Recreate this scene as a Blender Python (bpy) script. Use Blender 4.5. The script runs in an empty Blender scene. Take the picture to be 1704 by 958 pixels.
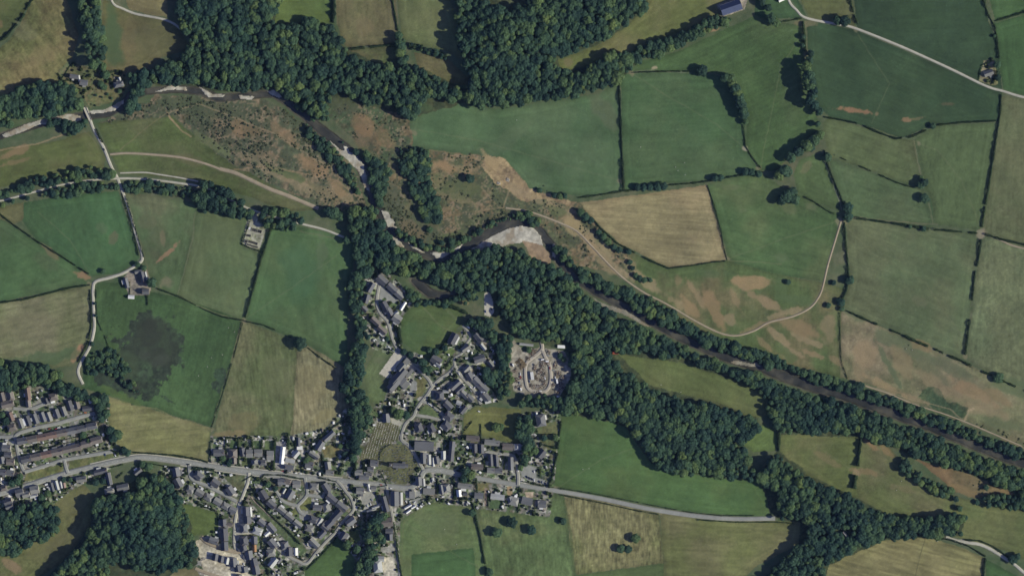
# an aerial view of a river valley with a village, built object by object
# ---------------------------------------------------------------- layout data
# all plan coordinates are metres east (x) and south (y) of the north-west corner of the valley map
# FIELDS: (label, polygon, main tone, second tone, mix, streak(angle,length,width,strength), grain)
FIELDS = [
 ('rough green pasture in the far corner beyond the first hedge', [(-40,-40),(52,-40),(52,0),(40,22),(12,66),(-40,90)], (86,96,64),(112,98,70),.25,None,.05),
 ('yellowing hill pasture above the two stone cottages', [(58,-40),(112,-40),(112,0),(132,60),(120,100),(95,125),(100,135),(60,145),(20,168),(-40,170),(-40,110),(15,70),(42,28)], (102,107,72),(124,108,78),.55,(60,14,3,.12),.10),
 ('olive pasture sloping down to the cottage with machinery', [(172,0),(185,5),(230,25),(275,32),(296,45),(318,80),(310,85),(270,95),(240,115),(200,125),(172,115),(168,60)], (96,97,69),(112,100,72),.4,(0,18,3,.05),.05),
 ('straw coloured field corner above the pale lane', [(190,-40),(275,-40),(280,28),(245,25),(215,15)], (120,113,79),(130,118,84),.4,(10,16,3,.08),.05),
 ('bright green paddock north of the big wood', [(450,-40),(555,-40),(553,38),(540,40),(500,38),(462,46),(445,55)], (88,104,64),(76,96,62),.4,None,.05),
 ('pale pasture between two hedges north of the river wood', [(558,-40),(655,-40),(664,72),(600,78),(575,78),(560,40)], (104,111,77),(116,106,78),.45,(90,20,4,.06),.06),
 ('pale pasture beside the shadow of the hill wood', [(658,-40),(740,-40),(765,60),(770,100),(740,84),(700,75),(668,62)], (97,108,75),(106,110,80),.4,(90,20,4,.05),.05),
 ('small rough paddock below a bushy hedge', [(580,82),(665,74),(672,98),(640,104),(600,115)], (80,97,64),(104,94,70),.35,None,.09),
 ('small brown pasture west of the hill wood', [(688,88),(740,95),(780,130),(775,142),(720,135),(698,118)], (96,99,69),(112,102,76),.5,None,.07),
 ('little yellow clearing between the wooded hills', [(795,-40),(880,-40),(872,0),(842,20),(805,10)], (106,108,64),None,0,None,.05),
 ('long olive strip of pasture between wood and tree belt', [(1085,-40),(1205,-40),(1202,25),(1150,48),(1100,65),(1050,88),(1000,102),(960,122),(930,122),(930,100),(965,88),(1010,68),(1040,42),(1070,18)], (97,105,68),(112,106,74),.45,(-30,20,3,.05),.05),
 ('wide green pasture below the navy roofed barn', [(1048,120),(1060,105),(1130,85),(1200,52),(1260,25),(1300,40),(1333,40),(1337,90),(1345,150),(1365,215),(1330,245),(1290,285),(1255,282),(1240,250),(1243,200),(1228,140),(1190,122),(1150,118)], (72,95,64),(82,98,70),.5,None,.05),
 ('green rectangular pasture with a tree row on its edge', [(1034,124),(1150,118),(1190,124),(1230,145),(1240,205),(1240,250),(1266,282),(1255,292),(1190,300),(1100,306),(1040,318),(1034,230)], (67,94,67),(78,96,70),.5,None,.04),
 ('broad green pasture above the bare earth pit', [(680,215),(690,160),(760,172),(830,182),(900,172),(1000,155),(1030,130),(1034,230),(1038,318),(970,326),(920,322),(870,310),(855,285),(800,258),(715,250),(680,245)], (75,100,73),(84,102,77),.5,(5,30,5,.03),.04),
 ('large dark green pasture south of the straight farm track', [(1342,32),(1420,48),(1560,108),(1668,156),(1660,202),(1555,208),(1500,230),(1440,210),(1380,195),(1360,175),(1345,100)], (56,76,58),(62,80,60),.4,None,.04),
 ('large dark green pasture north of the straight farm track', [(1418,-40),(1635,-40),(1645,35),(1660,70),(1668,156),(1560,108),(1425,45)], (55,74,58),(58,78,58),.4,None,.04),
 ('small green paddock beside the farm entrance', [(1262,-40),(1310,-40),(1342,30),(1275,32),(1255,25)], (62,88,64),None,0,None,.05),
 ('small olive paddock with a tree on its lower edge', [(1315,-40),(1417,-40),(1422,45),(1345,30)], (91,98,68),(100,100,72),.3,None,.06),
 ('green field corner beyond the double hedge', [(1638,-40),(1744,-40),(1744,14),(1657,36)], (65,92,63),None,0,None,.04),
 ('green pasture behind the small track-side bungalow', [(1655,38),(1744,16),(1744,170),(1670,153),(1662,100)], (62,92,63),None,0,None,.04),
 ('straw tinted pasture at the far end of the valley', [(1668,160),(1744,170),(1744,420),(1638,390),(1634,380),(1650,280),(1660,205)], (92,101,76),(101,104,80),.45,None,.06),
 ('olive pasture below the wavy hedge', [(1368,205),(1380,197),(1440,212),(1500,231),(1522,234),(1530,290),(1545,312),(1500,302),(1420,275),(1380,262)], (86,99,71),(94,102,76),.5,None,.05),
 ('olive green pasture between the wavy hedge and the cross track', [(1522,232),(1555,209),(1659,204),(1646,280),(1633,384),(1552,372),(1552,340),(1540,312)], (82,98,70),None,0,None,.05),
 ('green wedge of pasture with a patchy thorn line above it', [(1378,263),(1420,277),(1535,312),(1552,372),(1500,374),(1420,362),(1405,350)], (79,97,71),(88,100,75),.4,None,.05),
 ('small triangular pasture between two large trees and a dark hedge', [(1320,290),(1330,265),(1368,255),(1392,320),(1404,355),(1330,328)], (80,98,68),(110,108,80),.25,None,.06),
 ('green pasture beside the mown hay field', [(1176,306),(1215,296),(1270,290),(1300,310),(1345,332),(1398,358),(1396,385),(1380,440),(1370,468),(1300,458),(1212,434),(1205,400)], (75,98,67),(92,104,74),.4,None,.05),
 ('five sided mown hay field of pale straw', [(960,338),(1176,308),(1211,432),(1115,446),(1030,405),(985,362)], (141,125,94),(128,120,87),.6,(4,40,1.8,.09),.05),
 ('large faded green pasture east of the dark north-south hedge', [(1404,358),(1500,374),(1552,380),(1634,390),(1622,450),(1615,500),(1606,598),(1560,582),(1400,515),(1415,460),(1412,400)], (89,103,77),(98,104,80),.5,None,.05),
 ('dry speckled pasture at the end of the thorn hedge', [(1634,390),(1744,420),(1744,655),(1660,627),(1606,598),(1620,500)], (92,104,80),(100,106,82),.5,None,.09),
 ('green and brown river meadow crossed by the curving track', [(1045,418),(1115,446),(1211,434),(1300,458),(1370,470),(1405,480),(1400,515),(1398,628),(1330,610),(1265,595),(1200,565),(1150,545),(1100,505),(1055,470)], (82,98,66),(118,104,78),.42,None,.06),
 ('parched brown river meadow with green hollows', [(1400,515),(1560,582),(1660,628),(1744,660),(1744,760),(1640,712),(1590,692),(1540,668),(1480,648),(1398,628)], (132,120,95),(97,105,78),.47,(35,40,8,.1),.08),
 ('long olive meadow enclosed by the riverside wood', [(1025,588),(1060,588),(1130,600),(1200,620),(1240,638),(1276,655),(1280,690),(1255,695),(1220,680),(1190,670),(1155,664),(1120,662),(1080,645),(1042,622)], (90,102,67),(98,104,72),.5,(30,20,3,.04),.05),
 ('small sunny glade between two blocks of the wood', [(1230,735),(1270,705),(1295,720),(1294,748),(1255,752)], (84,101,64),None,0,None,.06),
 ('green pasture curving below the riverside wood', [(935,690),(975,680),(1045,705),(1070,735),(1090,770),(1130,785),(1262,795),(1300,865),(1255,862),(1130,848),(1000,825),(915,810),(925,740)], (71,101,66),(84,101,66),.4,(10,25,4,.04),.04),
 ('pale green pasture behind the village shop', [(662,880),(672,862),(692,846),(720,832),(786,826),(812,958),(812,998),(664,998)], (86,104,71),(98,108,76),.5,(5,16,3,.05),.07),
 ('rectangular green re-sown patch inside the pale pasture', [(684,922),(788,911),(796,998),(686,998)], (63,97,65),None,0,None,.04),
 ('pasture with three round trees below the roadside bungalows', [(795,845),(910,860),(917,818),(937,822),(957,958),(958,998),(818,998)], (86,103,71),(112,112,78),.4,(85,12,2,.12),.08),
 ('tussocky straw pasture with two trees in its middle', [(937,822),(1000,830),(1096,849),(1105,936),(957,956)], (105,109,75),(126,120,86),.55,(88,10,1.6,.20),.10),
 ('mown strip along the foot of the tussocky pasture', [(956,957),(1105,936),(1108,998),(958,998)], (86,102,69),None,0,None,.05),
 ('wide olive pasture at the bend of the road', [(1098,850),(1180,862),(1335,868),(1330,905),(1260,940),(1200,998),(1108,998)], (102,108,72),(112,108,76),.5,(3,25,3,.08),.05),
 ('olive meadow split by a dark clipped hedge', [(1296,722),(1380,716),(1430,726),(1421,800),(1432,828),(1395,825),(1350,792),(1300,765)], (94,104,68),(114,108,76),.4,None,.05),
 ('olive meadow running down to the little tree belt', [(1430,726),(1475,738),(1500,768),(1530,800),(1585,828),(1590,856),(1540,860),(1480,862),(1432,830),(1421,800)], (95,104,70),(110,106,76),.4,None,.06),
 ('bare reddish paddock under the riverside trees', [(1522,762),(1560,775),(1602,772),(1655,796),(1690,822),(1620,828),(1590,818),(1560,792)], (130,104,79),(106,100,72),.4,None,.06),
 ('olive pasture above the gravel lay-by', [(1590,825),(1640,838),(1744,850),(1744,950),(1670,915),(1585,892),(1590,858)], (92,103,69),(102,106,74),.4,None,.06),
 ('pale mown hay field in the lower corner of the valley', [(1365,940),(1440,905),(1480,894),(1545,892),(1600,910),(1640,928),(1632,998),(1370,998)], (120,117,78),(128,121,84),.5,(15,30,2.5,.14),.05),
 ('small emerald field beyond the hay field', [(1641,930),(1744,985),(1744,998),(1638,998)], (62,96,64),None,0,None,.04),
 ('olive pasture along the river below the stone bridge', [(-40,252),(90,236),(150,218),(176,262),(172,285),(110,292),(40,304),(-40,318)], (87,97,63),(104,98,70),.4,(-8,25,4,.05),.05),
 ('green pasture between the bridge lane and the heath', [(160,205),(280,188),(322,225),(392,275),(470,318),(530,350),(480,352),(400,322),(300,298),(200,290),(183,255)], (83,97,63),(98,98,70),.4,None,.06),
 ('emerald pasture west of the farm lane', [(38,338),(110,326),(197,318),(234,432),(200,455),(150,460),(110,432),(60,398),(35,365)], (58,97,69),(70,99,70),.4,(75,18,4,.05),.04),
 ('brown grass corner at the end of the emerald pasture', [(-40,352),(0,345),(40,337),(38,366),(20,374),(-40,350)], (100,101,74),None,0,None,.06),
 ('green pasture below the diagonal hedge', [(-40,345),(20,374),(60,400),(110,432),(150,460),(150,472),(100,482),(-40,510)], (70,99,69),(84,102,74),.4,(-20,20,4,.05),.04),
 ('straw tinted pasture beside the winding lane', [(-40,512),(100,483),(152,474),(152,520),(148,570),(120,608),(90,612),(40,604),(-40,606)], (114,112,84),(98,106,76),.5,(-15,26,3,.09),.06),
 ('olive pasture between the farm lane and a wire fence', [(203,318),(330,338),(322,390),(298,492),(270,487),(246,455),(236,425)], (82,101,73),(100,100,75),.4,(80,30,4,.06),.05),
 ('pale olive pasture beside the pumping station', [(330,338),(418,362),(408,412),(438,420),(410,532),(350,518),(298,492)], (86,103,75),(94,105,77),.5,(80,30,4,.05),.04),
 ('large green pasture beside the village tree belt', [(447,372),(500,378),(596,395),(590,430),(580,480),(578,560),(580,615),(545,592),(500,567),(410,532)], (73,103,72),(86,104,74),.45,(80,30,5,.05),.04),
 ('green rushy pasture around the dark marsh', [(156,470),(205,470),(250,485),(300,494),(402,532),(376,640),(351,710),(260,682),(190,660),(135,645),(140,600),(158,560)], (63,88,61),(72,94,64),.5,None,.07),
 ('olive hay pasture with straw streaks behind the roadside houses', [(402,532),(495,568),(488,700),(482,728),(352,728),(376,640)], (94,105,74),(117,115,83),.42,(82,16,1.8,.11),.08),
 ('straw pasture against the village tree belt', [(495,568),(545,592),(580,615),(580,680),(540,718),(482,728),(488,700)], (122,119,88),(136,127,96),.5,(84,14,1.8,.16),.09),
 ('yellow green pasture above the main road bend', [(180,660),(250,680),(351,712),(346,768),(250,757),(205,752),(182,720)], (115,117,82),(132,125,93),.5,(-5,25,2.5,.1),.06),
 ('smooth green playing field beside the close', [(668,528),(690,508),(712,504),(772,515),(768,540),(748,560),(738,585),(716,600),(690,585),(668,568)], (78,102,66),(98,104,72),.5,None,.04),
 ('worn grass school field', [(622,585),(640,570),(660,582),(632,622),(645,655),(640,674),(612,668),(605,620)], (90,103,76),(84,100,70),.5,None,.06),
 ('dry grass paddock beside the cemetery chapel lane', [(772,690),(790,676),(868,680),(862,715),(872,740),(845,735),(790,722),(770,728)], (108,110,72),(96,104,68),.5,None,.06),
 ('small green field walled off below the estate', [(508,945),(562,892),(590,925),(588,998),(505,998)], (76,103,66),None,0,None,.05),
 ('rough yellow grass slope beside the hill wood', [(40,905),(95,880),(100,845),(78,832),(110,812),(140,805),(160,830),(150,875),(105,935),(60,962),(20,998),(-40,998),(-40,930)], (98,104,70),(108,106,72),.5,None,.09),
 ('sunny lawn behind the lower estate row', [(300,838),(330,840),(362,852),(364,880),(345,890),(315,890),(308,860)], (88,103,64),None,0,None,.06),
 ('tan field edge under the hill wood', [(185,940),(212,932),(232,958),(240,998),(180,998)], (118,112,78),None,0,None,.06),
 ('tan field beside the new estate track', [(275,948),(322,945),(350,955),(360,998),(270,998)], (112,106,76),None,0,None,.06),
 ('green paddock behind the last village house', [(700,930),(690,925),(690,930)], (78,103,66),None,0,None,.04),
]
FIELDS.pop()
# other ground: (object name, label, polygon, tones, mix, noise scale, edge wobble)
GROUND = [
 ('heathland','brown heath with dark gorse scrub inside the river bend',[(165,205),(215,185),(262,158),(350,160),(440,164),(470,182),(520,215),(562,252),(600,300),(612,345),(570,350),(530,346),(470,315),(392,276),(322,225),(290,192)],(114,100,80),(78,85,64),.62,10,3),
 ('heathland','brown bracken slope on the outer bank of the river',[(548,150),(600,165),(645,180),(682,200),(690,235),(672,272),(635,268),(600,240),(565,212),(545,195)],(104,91,70),(76,90,64),.55,16,3),
 ('heathland','rough heath of bracken and scrub beside the earth pit',[(612,270),(650,268),(690,252),(715,250),(800,258),(855,288),(880,318),(965,340),(1000,385),(1045,425),(1060,470),(1020,455),(960,440),(925,400),(885,368),(840,372),(790,402),(740,420),(690,412),(655,372),(632,335)],(116,99,76),(86,92,66),.6,12,3),
 ('marsh','dark brown rush marsh below the farm',[(232,526),(262,524),(292,546),(300,570),(306,598),(288,618),(270,645),(283,668),(235,668),(180,645),(152,622),(200,606),(180,575),(214,566)],(53,62,50),(64,80,58),.5,14,16),
 ('marsh','small dark patch of rushes on the pasture edge',[(352,615),(380,608),(376,640),(368,652),(348,645)],(58,70,55),(64,82,60),.5,6,9),
 ('reed_bed','dark green reed patch in the parched river meadow',[(1522,662),(1545,644),(1560,648),(1578,668),(1612,675),(1604,695),(1570,690),(1535,678)],(62,78,56),(80,92,64),.4,8,3),
 ('village_ground','patchwork of gardens around the western terraces',[(-40,645),(60,642),(150,655),(182,672),(180,720),(205,752),(200,770),(120,815),(90,838),(30,862),(-40,870)],(92,98,80),None,0,0,0),
 ('village_ground','patchwork of gardens along the roadside houses',[(350,725),(482,724),(540,712),(580,675),(600,690),(606,770),(600,800),(420,788),(348,775)],(92,98,80),None,0,0,0),
 ('village_ground','patchwork of gardens on the lower estates',[(270,775),(420,788),(640,808),(668,830),(662,998),(590,998),(592,930),(562,890),(508,945),(505,998),(350,998),(320,930),(345,888),(364,880),(362,852),(300,836),(285,815),(262,790)],(92,98,80),None,0,0,0),
 ('village_ground','patchwork of gardens in the middle of the village',[(600,690),(640,665),(645,640),(660,590),(690,585),(716,600),(740,585),(750,558),(790,540),(830,560),(820,640),(830,668),(790,675),(770,690),(768,728),(845,735),(872,740),(862,690),(935,675),(922,810),(915,860),(795,845),(720,835),(672,860),(650,812),(600,800),(604,740)],(92,98,80),None,0,0,0),
 ('village_ground','patchwork of gardens around the northern close',[(600,480),(612,455),(640,450),(665,470),(685,505),(668,530),(666,565),(675,590),(650,590),(620,580),(606,540),(600,510)],(92,98,80),None,0,0,0),
 ('cottage_garden','sheltered gardens of the two riverside cottages',[(95,120),(118,98),(135,108),(165,115),(205,118),(215,140),(200,165),(150,180),(138,160),(100,140)],(92,100,68),(104,98,70),.5,6,2),
 ('farm_yard','bare farm yard between the stone barns',[(205,462),(214,452),(246,448),(252,470),(248,492),(214,492)],(138,126,114),(118,112,100),.5,5,1),
 ('pumping_yard','pale gravel compound of the pumping station',[(416,350),(430,352),(428,368),(444,378),(430,420),(402,406)],(156,154,136),(118,122,92),.4,5,1),
 ('scrap_yard','dusty bare ground of the scrap yard',[(852,560),(870,585),(900,575),(912,580),(938,582),(950,605),(950,650),(918,672),(870,655),(855,650),(848,620),(845,590)],(154,147,132),(128,121,106),.45,6,2),
 ('farm_yard','pale concrete yard beside the navy roofed barn',[(1192,8),(1232,-6),(1244,0),(1240,16),(1218,24),(1200,30)],(150,140,126),(120,116,100),.4,6,1),
 ('bare_ground','raw construction ground at the edge of the new estate',[(325,900),(345,890),(360,905),(400,920),(410,945),(420,958),(470,998),(350,998),(335,940)],(190,181,160),(162,152,132),.4,6,2),
 ('bare_ground','bare sandy earth of the small pit above the river',[(800,275),(812,258),(838,262),(862,290),(880,312),(960,338),(950,345),(900,330),(870,335),(850,320),(835,315),(820,300)],(150,128,98),(128,108,86),.45,8,3),
 ('churchyard','mown churchyard grass around the church',[(622,764),(632,742),(650,738),(684,738),(694,760),(694,778),(680,802),(660,804),(645,795),(630,775)],(98,98,70),(88,92,64),.5,4,1),
 ('churchyard','cemetery grass in straight burial rows',[(627,703),(664,705),(666,730),(650,738),(632,742),(622,766),(596,764),(612,735)],(98,96,70),(88,92,62),.5,4,1),
 ('lawn','narrow oval grass island beside the main road terraces',[(39.5,800),(45.6,785.6),(96,772.7),(105,776),(105,784),(74,793),(49,800)],(94,101,63),(108,108,68),.5,6,.4),
 ('lawn','longer grass island between service road and main road',[(114.7,768),(139,759.5),(170,757),(184,748),(192,755),(179,766),(142,778),(116,782)],(92,100,62),(106,106,68),.5,6,.4),
 ('lawn','triangular village green inside the loop lane',[(696,686.5),(709.6,669.5),(731,688),(730,693.5),(697,689)],(86,102,66),(94,104,68),.5,6,.4),
 ('lawn','yellow green oval lawn inside the round cul-de-sac',[(498,839),(509,828),(517.4,828),(518.6,839),(511,848),(501,847)],(98,106,62),(108,110,68),.5,5,.4),
 ('lawn','small yellowing lawn west of the cul-de-sac circle',[(484,850),(491,845),(495,850),(495,855),(487,857)],(104,108,66),(96,102,64),.5,5,.4),
 ('lawn','small lawn below the cul-de-sac circle',[(497.7,864),(507,862),(506,872),(499,873)],(96,104,66),(90,98,64),.5,5,.4),
 ('lawn','dry grass bank beside the school drive',[(692,630),(708,627),(710.5,640),(709,648),(702,658),(690,664),(694,645)],(100,102,66),(108,104,70),.5,5,.4),
 ('lawn','olive corner lawn above the grey bungalow close',[(373,791),(407,790),(407,804),(402,818),(392,811),(374,797)],(86,93,66),(94,96,68),.5,6,.4),
 ('lawn','thin grass verge between close and main road',[(326,777),(408,784.5),(408,789),(326,780.5)],(96,102,66),None,0,5,.4),
 ('lawn','worn front lawn of the first roadside bungalow',[(788,803),(812,803),(815,817),(792,816)],(112,106,72),(98,102,68),.5,5,.4),
 ('lawn','square back lawn of the second roadside bungalow',[(814,832),(836,832),(835,847),(814,845)],(80,98,66),None,0,5,.4),
 ('pavement','tan gravel drive of the third roadside bungalow',[(844,809),(851,808),(853,822),(844,824)],(150,124,96),(140,120,96),.5,5,.4),
 ('pavement','pinkish patio of the fourth roadside bungalow',[(874,818),(888,818),(887,828),(875,828)],(162,142,124),None,0,5,.4),
 ('pavement','long brown drive beside the first roadside bungalow',[(806,812),(811,812),(811,842),(806,842)],(134,116,102),None,0,5,.4),
 ('lawn','garden lawn behind the brown roadside house',[(383,731),(394,731),(394,747),(382,747)],(82,100,66),None,0,5,.3),
 ('lawn','long garden lawn in the north roadside row',[(422,732),(433,732),(434,748),(423,748)],(78,95,64),None,0,5,.3),
 ('lawn','paired green lawns beside the white roofed building',[(440,733),(454,733),(454,750),(441,749)],(92,106,70),None,0,5,.3),
 ('lawn','roadside front lawn among the north row',[(402,766),(417,764),(417,774),(403,775)],(88,98,64),None,0,5,.3),
 ('lawn','dry sloping lawn above the tree belt houses',[(536,746),(552,738),(566,746),(556,762),(540,760)],(122,110,74),(106,104,70),.5,6,.4),
 ('lawn','sunny garden lawn beside the back lane house',[(582,884),(596,880),(600,898),(588,902)],(100,110,62),(90,104,62),.5,5,.4),
 ('lawn','green embankment strip through the lower estate',[(416,826),(426,830),(455,858),(490,886),(512,916),(500,924),(480,905),(468,890),(440,862),(422,842)],(74,90,62),(86,96,68),.5,6,.5),
 ('lawn','bright lawn of the lane cottage',[(795,609),(804,604),(815,613),(806,617)],(104,110,64),None,0,5,.3),
 ('lawn','cottage lawn below the riverside house',[(742,582),(752,578),(758,584),(752,592),(744,590)],(92,106,64),None,0,5,.3),
 ('lawn','wide grounds lawn of the tall slate house',[(894,706),(925,700),(930,720),(926,752),(912,748),(896,728)],(86,98,66),(98,100,68),.5,8,.5),
 ('lawn','dry paddock lawn below the riverside cottages',[(147,167),(165,155),(181,148),(193,147),(197,160),(190,170),(160,173)],(112,108,74),(98,104,66),.5,6,.5),
 ('cottage_garden','tan triangular plot of the small track-side bungalow',[(1637,101),(1652,98),(1657,110),(1661,141),(1648,142),(1629,134)],(134,124,98),(112,112,78),.5,6,.5),
 ('pavement','pale gravel forecourt of the white villa',[(636,926),(655,926),(661,958),(661,990),(640,990)],(184,176,156),(166,160,142),.5,4,.5),
 ('pavement','gravel parking strip on the villa lane',[(634,909),(656,906),(658,917),(635,920)],(150,148,136),None,0,4,.4),
 ('pavement','pale yard around the white roofed roadside building',[(459,735),(477,733),(480,745),(479,772),(489,776),(486,783),(458,779)],(168,164,154),(126,124,118),.5,4,.4),
 ('pavement','dusty yard around the new estate plots',[(396,842),(412,842),(412,858),(396,900),(392,900)],(160,154,140),None,0,4,.4),
 ('woodland_floor','leaf litter and undergrowth under the riverside wood',[(590,380),(650,400),(720,445),(790,420),(900,430),(1000,510),(1150,592),(1300,650),(1500,735),(1744,815),(1744,840),(1560,770),(1430,728),(1300,722),(1275,655),(1150,606),(1030,588),(1080,640),(1190,668),(1262,695),(1238,740),(1262,800),(1130,788),(1085,772),(1040,708),(950,688),(930,660),(955,620),(945,585),(860,560),(820,530),(805,480),(680,460),(600,440)],(62,72,52),(78,84,58),.5,8,2),
 ('woodland_floor','leaf litter under the northern river wood',[(290,-40),(475,-40),(455,40),(520,35),(575,80),(640,112),(710,118),(775,150),(775,172),(690,195),(600,172),(548,180),(500,172),(440,152),(340,152),(265,148),(245,130),(300,95),(325,80)],(62,72,52),(74,80,56),.5,8,2),
 ('woodland_floor','leaf litter under the northern hill wood',[(755,-40),(1095,-40),(1070,22),(1010,68),(930,98),(930,122),(1000,102),(1052,88),(1062,105),(1020,142),(900,168),(800,180),(772,172),(782,110)],(62,72,52),(74,80,56),.5,8,2),
 ('woodland_floor','leaf litter under the south-western hill wood',[(245,788),(280,795),(318,870),(328,940),(290,948),(240,998),(40,998),(110,930),(150,875),(160,828)],(58,68,50),(70,76,54),.5,8,2),
 ('woodland_floor','leaf litter under the south-eastern wood',[(1262,790),(1295,748),(1350,792),(1430,830),(1490,862),(1604,860),(1598,892),(1480,896),(1380,938),(1360,998),(1230,998),(1330,905),(1332,868),(1285,862)],(60,70,50),(72,78,54),.5,8,2),
]
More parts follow.
